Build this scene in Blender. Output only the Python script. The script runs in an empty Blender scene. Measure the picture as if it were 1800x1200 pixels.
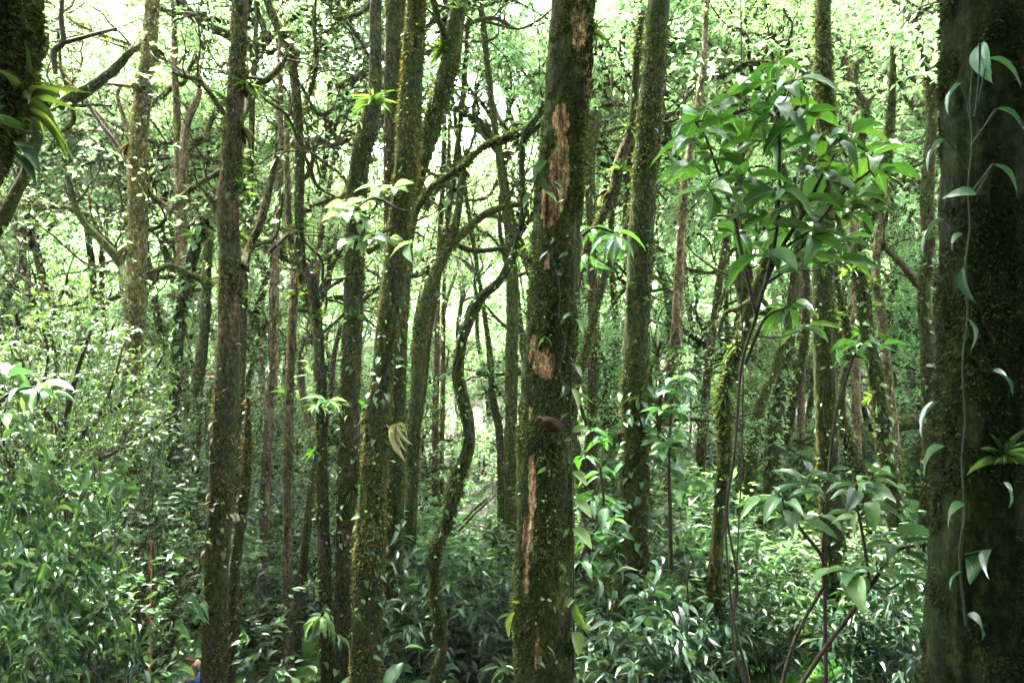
import bpy, math, random, time
import numpy as np
from mathutils import Vector
T0 = time.time()
PI = math.pi
rng = np.random.default_rng(11)
C = bpy.context.scene.collection
F = 1400.0; CZ = 5.5

# ---------------------------------------------------------------- helpers
def P(px, py, d):
    """a point d metres in front of the viewpoint, seen at photo pixel px,py"""
    return np.array([(px-900)/F*d, d, CZ-(py-600)/F*d])

def unit(v):
    v = np.asarray(v, float)
    return v/np.maximum(np.linalg.norm(v, axis=-1, keepdims=True), 1e-9)

def sstep(a, b, x):
    t = np.clip((x-a)/(b-a), 0, 1); return t*t*(3-2*t)

def vnoise(p, seed=0):
    p = np.asarray(p, float); i = np.floor(p).astype(np.int64); f = p-i; f = f*f*(3-2*f)
    def h(a, b, c):
        n = (a*374761393 + b*668265263 + c*2147483647 + seed*974711) & 0xffffffff
        n = ((n ^ (n >> 13))*1274126177) & 0xffffffff
        n = n ^ (n >> 16)
        return (n & 0xffff)/65535.0
    r = 0
    for dx in (0, 1):
        for dy in (0, 1):
            for dz in (0, 1):
                w = (f[:, 0] if dx else 1-f[:, 0])*(f[:, 1] if dy else 1-f[:, 1])*(f[:, 2] if dz else 1-f[:, 2])
                r = r + w*h(i[:, 0]+dx, i[:, 1]+dy, i[:, 2]+dz)
    return r

def ground_z(x, y):
    x = np.asarray(x, float); y = np.asarray(y, float)
    z = 3.8*(1-sstep(1.0, 9.0, y))
    z = z + 2.6*sstep(4.6, 13, -x)*sstep(4, 9, y)
    z = z + 1.5*sstep(.7, 2.4, x)*sstep(6.5, 9, y) + .8*sstep(3.0, 10, x)*sstep(7, 14, y)
    z = z + 3.0*sstep(24, 60, y)
    p = np.stack([x*0.6, y*0.6, x*0+3.3], -1).reshape(-1, 3)
    q = np.stack([x*2.3, y*2.3, x*0+1.3], -1).reshape(-1, 3)
    calm = sstep(.8, 2.2, np.abs(x-path_x(y)))*sstep(6, 8, y)+1-sstep(6, 8, y)
    z = z + ((vnoise(p, 5)-.5)*.8 + (vnoise(q, 6)-.5)*.15).reshape(x.shape)*calm
    return z

def path_x(y):
    return -4.0+0.12*(y-9.6)+0.25*np.sin(y*.5)

class M:
    """collects shapes; build() links them as one mesh object"""
    def __init__(s):
        s.v = []; s.f = []; s.a = []; s.uv = []; s.mi = []; s.n = 0
    def add(s, v, f, a=None, uv=None, mi=0):
        v = np.asarray(v, float)
        if not len(v): return
        s.v.append(v)
        for ff in (f if isinstance(f, list) else [f]):
            s.f.append(np.asarray(ff)+s.n); s.mi.append(np.full(len(ff), mi))
        s.a.append(np.zeros(len(v)) if a is None else np.broadcast_to(a, (len(v),)))
        s.uv.append(np.zeros((len(v), 2)) if uv is None else uv)
        s.n += len(v)
    def mesh(s, name, mats, smooth=True):
        me = bpy.data.meshes.new(name)
        v = np.concatenate(s.v)
        me.vertices.add(len(v)); me.vertices.foreach_set('co', v.ravel())
        tot = np.concatenate([np.full(len(f), f.shape[1]) for f in s.f])
        idx = np.concatenate([f.ravel() for f in s.f])
        me.loops.add(len(idx)); me.loops.foreach_set('vertex_index', idx.astype(np.int32))
        me.polygons.add(len(tot))
        me.polygons.foreach_set('loop_start', np.concatenate([[0], np.cumsum(tot)[:-1]]).astype(np.int32))
        me.polygons.foreach_set('material_index', np.concatenate(s.mi).astype(np.int32))
        me.polygons.foreach_set('use_smooth', np.full(len(tot), smooth))
        at = me.attributes.new('rnd', 'FLOAT', 'POINT'); at.data.foreach_set('value', np.concatenate(s.a).astype(np.float32))
        uv = np.concatenate(s.uv)
        if np.abs(uv).max() > 0:
            for k, nm in ((0, 'lu'), (1, 'lv')):
                at = me.attributes.new(nm, 'FLOAT', 'POINT'); at.data.foreach_set('value', uv[:, k].astype(np.float32))
        me.update(calc_edges=True)
        for m in (mats if isinstance(mats, (list, tuple)) else [mats]): me.materials.append(m)
        return me
    def build(s, name, mats, parent=None, smooth=True):
        return put(name, s.mesh(name, mats, smooth), parent)

def put(name, me, parent=None, loc=None):
    o = bpy.data.objects.new(name, me); C.objects.link(o)
    if parent is not None: o.parent = parent
    if loc is not None: o.location = loc
    return o

def tag(o, label=None, cat=None, group=None, kind=None):
    if label: o['label'] = label
    if cat: o['category'] = cat
    if group: o['group'] = group
    if kind: o['kind'] = kind
    return o

def empty(name, loc, label, cat, group=None):
    o = put(name, None); o.location = [float(c) for c in loc]; o.empty_display_size = .2
    return tag(o, label, cat, group)

def copy_tree(o, parent=None):
    c = o.copy(); C.objects.link(c)
    if parent is not None: c.parent = parent
    for ch in o.children: copy_tree(ch, c)
    return c

def catmull(pts, rad, step):
    pts = np.asarray(pts, float); rad = np.asarray(rad, float)
    if len(pts) < 3:
        L = np.linalg.norm(pts[1]-pts[0]); n = max(2, int(L/step)+1); t = np.linspace(0, 1, n)[:, None]
        return pts[0]*(1-t)+pts[1]*t, rad[0]*(1-t[:, 0])+rad[1]*t[:, 0]
    q = np.concatenate([[2*pts[0]-pts[1]], pts, [2*pts[-1]-pts[-2]]])
    op = []; orr = []
    for i in range(len(pts)-1):
        p0, p1, p2, p3 = q[i:i+4]
        n = max(1, int(np.ceil(np.linalg.norm(p2-p1)/step)))
        t = (np.arange(n)/n)[:, None]
        op.append(.5*(2*p1+(p2-p0)*t+(2*p0-5*p1+4*p2-p3)*t*t+(-p0+3*p1-3*p2+p3)*t**3))
        orr.append(rad[i]*(1-t[:, 0])+rad[i+1]*t[:, 0])
    op.append(pts[-1:]); orr.append(rad[-1:])
    return np.concatenate(op), np.concatenate(orr)

def frames(p):
    t = unit(np.gradient(p, axis=0))
    n = np.zeros_like(t); a = np.array([1., 0, 0]) if abs(t[0, 0]) < .8 else np.array([0, 1., 0])
    n[0] = unit(a-t[0]*np.dot(a, t[0]))
    for i in range(1, len(t)):
        n[i] = unit(n[i-1]-t[i]*np.dot(n[i-1], t[i]))
    return t, n, np.cross(t, n)

class Tube:
    def __init__(s, pts, rad, sides=10, step=.1, amp=.1, seed=0, lump=1.0):
        s.p, s.r = catmull(pts, rad, step)
        s.t, s.n, s.b = frames(s.p)
        s.sides = sides; th = np.arange(sides)/sides*2*PI
        arc = np.concatenate([[0], np.cumsum(np.linalg.norm(np.diff(s.p, axis=0), axis=1))])
        c, sn = np.cos(th), np.sin(th)
        A = np.repeat(arc, sides); cc = np.tile(c, len(arc)); ss = np.tile(sn, len(arc))
        R = np.repeat(s.r, sides)
        q = np.stack([cc*1.3+seed*3.1, ss*1.3, A*2.2*lump], -1)
        k = 1+amp*1.0*(vnoise(q*[9, 9, 9], seed+3)-.5)+amp*2*(vnoise(q, seed)-.5)+amp*1.1*(vnoise(q*[2.6, 2.6, 3.1], seed+1)-.5)+amp*.6*(vnoise(q*[6, 6, 2.4], seed+2)-.5)
        k = k+amp*2.2*np.clip(vnoise(q*[3.2, 3.2, 2.2], seed+9)-.62, 0, 1)*2
        s.dirs = s.n[:, None, :]*c[None, :, None]+s.b[:, None, :]*sn[None, :, None]
        s.v = (np.repeat(s.p, sides, 0)+s.dirs.reshape(-1, 3)*(R*k)[:, None])
        s.arc = arc
        n = len(s.p); i = np.arange(n-1)[:, None]*sides; j = np.arange(sides)[None, :]; j2 = (j+1) % sides
        s.f = np.stack([i+j, i+j2, i+j2+sides, i+j+sides], -1).reshape(-1, 4)
    def into(s, m, a=None, mi=0):
        m.add(s.v, s.f, a, mi=mi)
        m.add(s.v[-s.sides:], np.array([[0, k, k+1] for k in range(1, s.sides-1)]), mi=mi)
        return m
    def sample(s, g, n, zr=None):
        """random points on the surface with outward normals"""
        ww = (s.r[:-1]+s.r[1:])*np.diff(s.arc)
        if zr is not None: ww = ww*np.where((s.p[:-1, 2] > zr[0]) & (s.p[:-1, 2] < zr[1]), 1, .04)
        w = np.concatenate([[0], np.cumsum(ww)]); u = g.random(n)*w[-1]
        i = np.clip(np.searchsorted(w, u)-1, 0, len(s.p)-2); f = g.random(n)[:, None]
        j = g.integers(0, s.sides, n); V = s.v.reshape(len(s.p), s.sides, 3); j2 = (j+1) % s.sides; h = g.random(n)[:, None]
        pos = (V[i, j]*(1-h)+V[i, j2]*h)*(1-f)+(V[i+1, j]*(1-h)+V[i+1, j2]*h)*f
        nor = unit(s.dirs[i, j]*(1-h)+s.dirs[i, j2]*h)
        return pos, nor

# ---- leaf templates: columns u (along), v (across -.5...5), w (up)
RH = (np.array([[0, 0, 0], [.42, .5, .07], [1, 0, -.06], [.42, -.5, .07]]), np.array([[0, 1, 2], [0, 2, 3]]))
def lance(nu=5, fold=.12, droop=.25, k=.85, sharp=1.0, nv=1, lobes=0.0, ripple=0.0):
    u = np.linspace(0, 1, nu); wd = np.sin(PI*np.clip(u, 0.0, 1)**k)**sharp; wd[0] = .06; wd[-1] = .0
    if lobes: wd = np.maximum(wd, (1-u)**.5*.9*(u < .75)); wd[0] = .75
    vs = np.linspace(-1, 1, 2*nv+1); out = []
    for i, uu in enumerate(u):
        for q in vs:
            uo = uu
            if lobes and abs(q) > .3: uo = uu-lobes*abs(q)*(1-uu)**3
            out.append([uo-(droop*.25)*uu*uu, q*.5*wd[i], abs(q)*fold*wd[i]-droop*uu*uu+ripple*math.sin(uu*34-abs(q)*4)*abs(q)])
    n = 2*nv+1; f = [[i*n+j, i*n+j+1, (i+1)*n+j+1, (i+1)*n+j] for i in range(nu-1) for j in range(n-1)]
    uv = np.array([[uu, q] for uu in u for q in vs])
    return np.array(out), np.array(f), uv
L4 = lance(4); L5 = lance(6, .1, .35); BLADE = lance(7, .25, .75, .55, .6); BLADE2 = lance(7, .2, .3, .5, .6)
BIG = lance(11, .12, .3, .82, .9, 2, 0, .012); BIGD = lance(11, .1, .55, .8, .9, 2, 0, .015); HEART = lance(11, .1, .3, .6, .9, 2, .3, .012)

def inst(m, tpl, p, d, n, L, W, a=None, mi=0):
    T, Fc = tpl[0], tpl[1]; p = np.atleast_2d(p); k = len(p)
    if k == 0: return
    d = unit(np.atleast_2d(d)); s = unit(np.cross(d, np.atleast_2d(n))); n2 = np.cross(s, d)
    L = np.broadcast_to(L, (k,)); W = np.broadcast_to(W, (k,))
    v = p[:, None]+T[None, :, 0:1]*(L[:, None, None]*d[:, None])+T[None, :, 1:2]*(W[:, None, None]*s[:, None])+T[None, :, 2:3]*(L[:, None, None]*n2[:, None])
    f = Fc[None]+(np.arange(k)*len(T))[:, None, None]
    aa = np.zeros(k) if a is None else np.broadcast_to(a, (k,))
    uv = np.tile(tpl[2], (k, 1)) if len(tpl) > 2 and tpl[2] is not None and len(T) > 25 else None
    m.add(v.reshape(-1, 3), f.reshape(-1, Fc.shape[1]), np.repeat(aa, len(T)), uv, mi)

# ---------------------------------------------------------------- materials
def nt(name):
    m = bpy.data.materials.new(name); m.use_nodes = True; t = m.node_tree
    for n in list(t.nodes): t.nodes.remove(n)
    return m, t
def N(t, ty, **k):
    n = t.nodes.new(ty)
    for a, b in k.items():
        if a in n.inputs: n.inputs[a].default_value = b
        else: setattr(n, a, b)
    return n
def ramp(t, fac, stops):
    r = t.nodes.new('ShaderNodeValToRGB'); e = r.color_ramp.elements
    while len(e) < len(stops): e.new(.5)
    for x, (p, c) in zip(e, stops):
        x.position = p; x.color = (*c, 1) if len(c) == 3 else c
    t.links.new(fac, r.inputs[0]); return r.outputs[0]
def noise(t, vec, scale, detail=4, rough=.6, mapping=None, dist=0):
    if mapping:
        mp = N(t, 'ShaderNodeMapping'); mp.inputs['Scale'].default_value = mapping; t.links.new(vec, mp.inputs[0]); vec = mp.outputs[0]
    n = N(t, 'ShaderNodeTexNoise', Scale=scale, Detail=detail, Roughness=rough, Distortion=dist); t.links.new(vec, n.inputs['Vector'])
    return n.outputs[0]
def mix(t, f, a, b, mode='MIX'):
    n = N(t, 'ShaderNodeMix', data_type='RGBA', blend_type=mode)
    for s, x in ((n.inputs[0], f), (n.inputs[6], a), (n.inputs[7], b)):
        if isinstance(x, (int, float)): s.default_value = x
        elif isinstance(x, tuple): s.default_value = (*x, 1)
        else: t.links.new(x, s)
    return n.outputs[2]

def leaf_mat(name, c0, c1, c2, tr=.42, rough=.42, tint=(1.5, 1.45, .45), spec=.3, big=False, under=None):
    m, t = nt(name)
    at = N(t, 'ShaderNodeAttribute', attribute_name='rnd'); oi = N(t, 'ShaderNodeObjectInfo')
    col = ramp(t, at.outputs['Fac'], [(0, c0), (.5, c1), (.93, c2), (1, (c2[0]*1.2, c2[1]*1.15, c2[2]))])
    hs = N(t, 'ShaderNodeHueSaturation'); t.links.new(col, hs.inputs['Color'])
    mr = N(t, 'ShaderNodeMapRange'); mr.inputs[3].default_value = .478; mr.inputs[4].default_value = .52; t.links.new(oi.outputs['Random'], mr.inputs[0]); t.links.new(mr.outputs[0], hs.inputs['Hue'])
    mv = N(t, 'ShaderNodeMath', operation='MULTIPLY_ADD'); mv.inputs[1].default_value = .5; mv.inputs[2].default_value = .78; t.links.new(oi.outputs['Random'], mv.inputs[0]); t.links.new(mv.outputs[0], hs.inputs['Value'])
    col = hs.outputs[0]
    b = N(t, 'ShaderNodeBsdfPrincipled', Roughness=rough); b.inputs['Specular IOR Level'].default_value = spec
    if big:
        u = N(t, 'ShaderNodeAttribute', attribute_name='lu').outputs['Fac']; v = N(t, 'ShaderNodeAttribute', attribute_name='lv').outputs['Fac']
        av = N(t, 'ShaderNodeMath', operation='ABSOLUTE'); t.links.new(v, av.inputs[0])
        ma = N(t, 'ShaderNodeMath', operation='MULTIPLY_ADD'); t.links.new(av.outputs[0], ma.inputs[0]); ma.inputs[1].default_value = -.16; t.links.new(u, ma.inputs[2])
        sn = N(t, 'ShaderNodeMath', operation='MULTIPLY'); t.links.new(ma.outputs[0], sn.inputs[0]); sn.inputs[1].default_value = 75
        si = N(t, 'ShaderNodeMath', operation='SINE'); t.links.new(sn.outputs[0], si.inputs[0])
        vein = ramp(t, si.outputs[0], [(.86, (0, 0, 0)), (1, (1, 1, 1))])
        rib = ramp(t, av.outputs[0], [(.03, (1, 1, 1)), (.1, (0, 0, 0))])
        vv = mix(t, 1.0, rib, mix(t, .35, (0., 0., 0.), vein), 'ADD')
        col = mix(t, mix(t, .55, (0., 0., 0.), vv), col, (c2[0]*1.8, c2[1]*1.8, c2[2]*1.6))
        tc = N(t, 'ShaderNodeTexCoord').outputs['Object']
        bl = noise(t, tc, 23, 3)
        col = mix(t, mix(t, .5, (0., 0., 0.), bl), col, c0)
        bu = N(t, 'ShaderNodeBump', Strength=.35, Distance=.01, invert=True); t.links.new(vv, bu.inputs['Height']); t.links.new(bu.outputs[0], b.inputs['Normal'])
    t.links.new(col, b.inputs['Base Color'])
    tl = N(t, 'ShaderNodeBsdfTranslucent'); t.links.new(mix(t, 1.0, col, tint, 'MULTIPLY'), tl.inputs[0])
    mx = N(t, 'ShaderNodeMixShader'); mx.inputs[0].default_value = tr
    t.links.new(b.outputs[0], mx.inputs[1]); t.links.new(tl.outputs[0], mx.inputs[2])
    o = N(t, 'ShaderNodeOutputMaterial'); t.links.new(mx.outputs[0], o.inputs[0]); return m

def bark_mat(name, dark, brown, moss, mossy=.5, lichen=.1, peel=False, pale=(.3, .26, .2)):
    m, t = nt(name)
    tc = N(t, 'ShaderNodeTexCoord').outputs['Object']
    oi = N(t, 'ShaderNodeObjectInfo')
    ad = N(t, 'ShaderNodeVectorMath', operation='MULTIPLY_ADD'); t.links.new(oi.outputs['Random'], ad.inputs[0]); ad.inputs[1].default_value = (31, 17, 11); t.links.new(tc, ad.inputs[2]); tc = ad.outputs[0]
    streak = noise(t, tc, 9, 8, .7, (1, 1, .22), .4)
    grain = noise(t, tc, 60, 4, .7)
    big = noise(t, tc, 2.1, 8, .72, (1, 1, .5), .6)
    col = ramp(t, streak, [(.3, dark), (.52, brown), (.75, tuple(min(1, c*2.0) for c in brown))])
    mc = ramp(t, grain, [(.3, tuple(c*.35 for c in moss)), (.55, moss), (.78, (moss[0]*2.0, moss[1]*1.75, moss[2]*1.2))])
    hue = noise(t, tc, 5, 3)
    mc = mix(t, ramp(t, hue, [(.45, (0, 0, 0)), (.68, (1, 1, 1))]), mc, (moss[0]*1.7, moss[1]*1.2, moss[2]))
    mk = ramp(t, big, [(.62-mossy*.35, (0, 0, 0)), (.70-mossy*.35, (1, 1, 1))])
    col = mix(t, mk, col, mc)
    sp = noise(t, tc, 17, 6, .75)
    lk = ramp(t, sp, [(.70-lichen*.35, (0, 0, 0)), (.73-lichen*.35, (1, 1, 1))])
    col = mix(t, mix(t, .7, (0., 0., 0.), lk), col, pale)
    if peel:
        at = N(t, 'ShaderNodeAttribute', attribute_name='rnd')
        w = noise(t, tc, 14, 8, .75, (1, 1, .12), .3)
        wood = ramp(t, w, [(.36, (.014, .008, .005)), (.47, (.12, .062, .035)), (.56, (.25, .15, .095)), (.68, (.46, .34, .25))])
        rag = N(t, 'ShaderNodeMath', operation='MULTIPLY_ADD'); t.links.new(noise(t, tc, 30, 6, .75, (1, 1, .35)), rag.inputs[0]); rag.inputs[1].default_value = 2.2; rag.inputs[2].default_value = -1.1
        s = N(t, 'ShaderNodeMath', operation='ADD'); t.links.new(at.outputs['Fac'], s.inputs[0]); t.links.new(rag.outputs[0], s.inputs[1])
        col = mix(t, ramp(t, s.outputs[0], [(.48, (0, 0, 0)), (.55, (1, 1, 1))]), col, wood)
    fn = noise(t, tc, 26, 9, .82, (1, 1, .6)); cr = ramp(t, fn, [(.38, (.1, .1, .1)), (.5, (.7, .7, .7)), (.62, (2.1, 2.0, 1.8))])
    col = mix(t, 1.0, col, cr, 'MULTIPLY')
    b = N(t, 'ShaderNodeBsdfPrincipled', Roughness=1.0); b.inputs['Specular IOR Level'].default_value = .06
    t.links.new(col, b.inputs['Base Color'])
    h = mix(t, .5, streak, fn)
    h = mix(t, mix(t, .5, (0., 0., 0.), mk), h, (1., 1., 1.), 'ADD')
    bu = N(t, 'ShaderNodeBump', Strength=1.0, Distance=.035); t.links.new(h, bu.inputs['Height']); t.links.new(bu.outputs[0], b.inputs['Normal'])
    o = N(t, 'ShaderNodeOutputMaterial'); t.links.new(b.outputs[0], o.inputs[0]); return m

def plain(name, col, rough=.7, var=.3, scale=20):
    m, t = nt(name); tc = N(t, 'ShaderNodeTexCoord').outputs['Object']
    n = noise(t, tc, scale, 5)
    c = ramp(t, n, [(.3, tuple(x*(1-var) for x in col)), (.7, tuple(min(1, x*(1+var)) for x in col))])
    b = N(t, 'ShaderNodeBsdfPrincipled', Roughness=rough); b.inputs['Specular IOR Level'].default_value = .12; t.links.new(c, b.inputs['Base Color'])
    bu = N(t, 'ShaderNodeBump', Strength=.4, Distance=.01); t.links.new(n, bu.inputs['Height']); t.links.new(bu.outputs[0], b.inputs['Normal'])
    o = N(t, 'ShaderNodeOutputMaterial'); t.links.new(b.outputs[0], o.inputs[0]); return m

def ground_mat(name, soil, green, g=.5):
    m, t = nt(name); tc = N(t, 'ShaderNodeTexCoord').outputs['Object']
    n = noise(t, tc, 1.2, 8, .7); f = noise(t, tc, 24, 6, .75)
    c = ramp(t, f, [(.3, tuple(x*.4 for x in soil)), (.5, soil), (.7, tuple(x*2.2 for x in soil))])
    gr = ramp(t, f, [(.3, tuple(x*.4 for x in green)), (.7, tuple(x*1.6 for x in green))])
    c = mix(t, ramp(t, n, [(.62-g*.3, (0, 0, 0)), (.7-g*.3, (1, 1, 1))]), c, gr)
    b = N(t, 'ShaderNodeBsdfPrincipled', Roughness=.9); t.links.new(c, b.inputs['Base Color'])
    bu = N(t, 'ShaderNodeBump', Strength=1, Distance=.05); t.links.new(f, bu.inputs['Height']); t.links.new(bu.outputs[0], b.inputs['Normal'])
    o = N(t, 'ShaderNodeOutputMaterial'); t.links.new(b.outputs[0], o.inputs[0]); return m

MAT = dict(
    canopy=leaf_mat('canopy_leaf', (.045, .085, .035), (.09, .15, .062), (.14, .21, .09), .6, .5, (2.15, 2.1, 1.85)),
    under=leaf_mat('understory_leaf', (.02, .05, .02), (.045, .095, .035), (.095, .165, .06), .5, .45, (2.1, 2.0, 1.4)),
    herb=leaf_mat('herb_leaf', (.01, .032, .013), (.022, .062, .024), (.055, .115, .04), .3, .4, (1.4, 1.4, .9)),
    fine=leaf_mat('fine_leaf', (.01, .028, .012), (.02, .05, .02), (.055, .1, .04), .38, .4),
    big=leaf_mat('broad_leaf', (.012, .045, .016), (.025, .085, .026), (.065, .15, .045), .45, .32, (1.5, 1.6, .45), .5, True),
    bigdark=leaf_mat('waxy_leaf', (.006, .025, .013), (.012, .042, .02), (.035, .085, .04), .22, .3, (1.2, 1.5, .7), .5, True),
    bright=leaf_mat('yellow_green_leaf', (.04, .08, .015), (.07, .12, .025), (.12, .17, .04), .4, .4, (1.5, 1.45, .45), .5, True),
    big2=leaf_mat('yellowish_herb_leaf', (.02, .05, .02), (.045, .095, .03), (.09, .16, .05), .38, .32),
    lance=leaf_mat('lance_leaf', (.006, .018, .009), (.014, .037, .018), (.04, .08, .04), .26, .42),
    dead=leaf_mat('dead_leaf', (.06, .045, .02), (.13, .11, .05), (.28, .27, .16), .35, .6, (1.1, 1, .8)),
    fern=leaf_mat('fern_leaf', (.03, .09, .02), (.055, .14, .03), (.1, .2, .05), .45, .45),
    brom=leaf_mat('bromeliad_leaf', (.02, .055, .018), (.045, .1, .03), (.11, .17, .05), .4, .35),
    mossleaf=leaf_mat('moss_tuft', (.006, .011, .0035), (.02, .031, .009), (.072, .094, .03), .3, .8, (1.4, 1.25, .4), .15),
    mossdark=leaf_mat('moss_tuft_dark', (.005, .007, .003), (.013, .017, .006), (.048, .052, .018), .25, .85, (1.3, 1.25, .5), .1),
    mosswarm=leaf_mat('moss_tuft_brown', (.014, .012, .006), (.04, .037, .012), (.1, .095, .03), .3, .8, (1.4, 1.2, .4), .15),
    twig=plain('twig_bark', (.018, .014, .009), .85, .5, 40),
    stem=plain('green_stem', (.01, .018, .008), .6, .3, 30),
    bark=bark_mat('mossy_bark', (.009, .007, .005), (.044, .031, .021), (.021, .03, .009), .6, .14),
    barkm=bark_mat('thick_moss_bark', (.014, .011, .006), (.042, .03, .018), (.021, .031, .009), .85, .12),
    barkd=bark_mat('dark_bark', (.006, .005, .004), (.025, .019, .013), (.018, .026, .008), .8, .06),
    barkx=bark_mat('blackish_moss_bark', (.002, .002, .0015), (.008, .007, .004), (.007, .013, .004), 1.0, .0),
    barkp=bark_mat('pale_mossed_bark', (.035, .03, .02), (.11, .09, .06), (.06, .06, .018), .6, .32),
    barkw=bark_mat('peeling_bark', (.008, .006, .004), (.034, .023, .015), (.018, .026, .008), .8, .1, True),
    barkr=bark_mat('reddish_bark', (.022, .016, .011), (.085, .062, .042), (.05, .055, .014), .25, .2),
    soil=ground_mat('forest_soil', (.035, .024, .015), (.02, .035, .01), .55),
    path=ground_mat('trodden_soil', (.12, .085, .06), (.03, .035, .015), .0),
)

# ---------------------------------------------------------------- the setting
def grid(x0, x1, y0, y1, nx, ny, dz=0):
    m = M(); X, Y = np.meshgrid(np.linspace(x0, x1, nx), np.linspace(y0, y1, ny))
    Z = ground_z(X, Y)+dz
    i = np.arange(ny-1)[:, None]*nx+np.arange(nx-1)[None]
    m.add(np.stack([X, Y, Z], -1).reshape(-1, 3), np.stack([i, i+1, i+nx+1, i+nx], -1).reshape(-1, 4)); return m
def ground():
    m = M(); k = np.linspace(-1, 1, 260); xs = np.sign(k)*(np.abs(k)*30+np.abs(k)**5*370)
    k = np.linspace(0, 1, 320); ys = -12+k*70+k**6*340
    X, Y = np.meshgrid(xs, ys); Z = ground_z(X, Y); nx = len(xs)
    i = np.arange(len(ys)-1)[:, None]*nx+np.arange(nx-1)[None]
    m.add(np.stack([X, Y, Z], -1).reshape(-1, 3), np.stack([i, i+1, i+nx+1, i+nx], -1).reshape(-1, 4))
    return m
tag(ground().build('ground', MAT['soil']), kind='structure')
pm = M(); ys = np.linspace(6.5, 17, 120); us = np.linspace(-.75, .75, 16)
Yp, Up = np.meshgrid(ys, us, indexing='ij'); Xp = path_x(Yp)+Up*(1+.18*np.sin(Yp*3.1+Up))
Zp = ground_z(Xp, Yp)+.02-.05*(np.abs(Up)/.75)**4
ii = np.arange(119)[:, None]*16+np.arange(15)[None]
pm.add(np.stack([Xp, Yp, Zp], -1).reshape(-1, 3), np.stack([ii, ii+1, ii+17, ii+16], -1).reshape(-1, 4))
tag(pm.build('path', MAT['path']), kind='structure')

# ---------------------------------------------------------------- growing
def grow(g, p0, d0, L, r0, level, maxl, nch, spread, up, wander, out, seg=5, shrink=.62):
    """out: list of (pts, rads, level)"""
    pts = [np.array(p0, float)]; d = unit(np.array(d0, float)); n = seg
    for i in range(n):
        d = unit(d+g.normal(0, wander, 3)+np.array([0, 0, up]))
        pts.append(pts[-1]+d*L/n)
    rads = np.linspace(r0, r0*(.45 if level < maxl else .25), n+1)
    out.append((np.array(pts), rads, level))
    if level >= maxl: return
    k = nch[level] if isinstance(nch, (list, tuple)) else nch
    for j in range(k):
        f = .3+.7*(j+g.random())/k; i = min(n-1, int(f*n)); ff = f*n-i
        p = pts[i]*(1-ff)+pts[i+1]*ff; dd = unit(pts[i+1]-pts[i])
        side = unit(np.cross(dd, g.normal(0, 1, 3)))
        nd = unit(dd*(1-spread*.6)+side*spread+[0, 0, .1])
        grow(g, p, nd, L*shrink*g.uniform(.75, 1.25), rads[i]*.62, level+1, maxl, nch, spread, up, wander, out, max(3, seg-1), shrink)

def leaves_on(g, m, out, lv, per, L, ratio=.42, tpl=RH, flat=.55, droop=.25, jit=.05, mi=0, clump=.0):
    for pts, rads, level in out:
        if level < lv: continue
        n = max(1, int(per*(.6+.8*g.random())*(1.0 if level > lv else .6)))
        t = (.2+.85*g.random(n)**.6)*(len(pts)-1); i = np.clip(t.astype(int), 0, len(pts)-2); f = (t-i)[:, None]
        p = pts[i]*(1-f)+pts[i+1]*f+g.normal(0, jit, (n, 3))
        dd = unit(pts[i+1]-pts[i]); h = g.normal(0, 1, (n, 3)); h[:, 2] *= .4
        d = unit(dd*.55+unit(h)*1.0+np.array([0, 0, -droop]))
        nn = unit(np.array([0, 0, 1.])+g.normal(0, flat, (n, 3)))
        l = L*g.uniform(.6, 1.3, n); a = np.clip(g.normal(.45, .2, n)+g.normal(0, .12), 0, 1)
        inst(m, tpl, p, d, nn, l, l*ratio, a, mi)

def crown_kit(seed, R, H, nl=5, per=14, L=.13, mat='canopy', nch=(5, 5, 4), up=.05):
    """limbs + one crown mesh, origin at the trunk's top"""
    g = np.random.default_rng(seed); limbs = []; tw = M(); m = M()
    for k in range(nl):
        az = 2*PI*(k+g.random()*.7)/nl; el = g.uniform(.15, 1.1)
        d = [math.cos(az)*math.cos(el), math.sin(az)*math.cos(el), math.sin(el)]
        out = []
        grow(g, [0, 0, -g.uniform(0, .5)], d, R*g.uniform(.75, 1.1)*(1 if el < .7 else H/R), .05*g.uniform(.8, 1.3), 0, 3, nch, .75, up, .28, out)
        lm = M()
        for pts, rads, lev in out:
            if lev <= 1: Tube(pts, rads*1.15, 7 if lev == 0 else 5, .16, .2, seed+k).into(lm)
            else: Tube(pts, rads, 4 if lev == 2 else 3, .5, .1, seed).into(m, mi=1)
        limbs.append(lm.mesh('limb', MAT['bark']))
        leaves_on(g, m, out, 2, int(per*1.35), L*.92, .45)
    cr = m.mesh('crown', [MAT[mat], MAT['twig']], False)
    return limbs, cr

print('kits', time.time()-T0)
KITS = [crown_kit(100+i, 2.6+.5*(i % 3), 2.2, 5, [13, 15, 11, 14, 12, 14][i], [.13, .11, .15, .12, .14, .1][i], up=[.05, .1, .0, .08, .03, .06][i]) for i in range(6)]
SKITS = [crown_kit(200+i, 1.5, 1.6, 4, 12, [.1, .13, .085][i], 'under', (4, 4, 3)) for i in range(3)]
print('kits done', time.time()-T0, [len(k[1].polygons) for k in KITS])

def hang_kit(root, kit, loc, s, rz, limbs=True):
    L, cr = kit
    for me in (L if limbs else []):
        o = put('limb', me, root, loc); o.scale = (s, s, s); o.rotation_euler = (0, 0, rz)
    o = put('crown', cr, root, loc); o.scale = (s, s, s); o.rotation_euler = (0, 0, rz)
    return o

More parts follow.
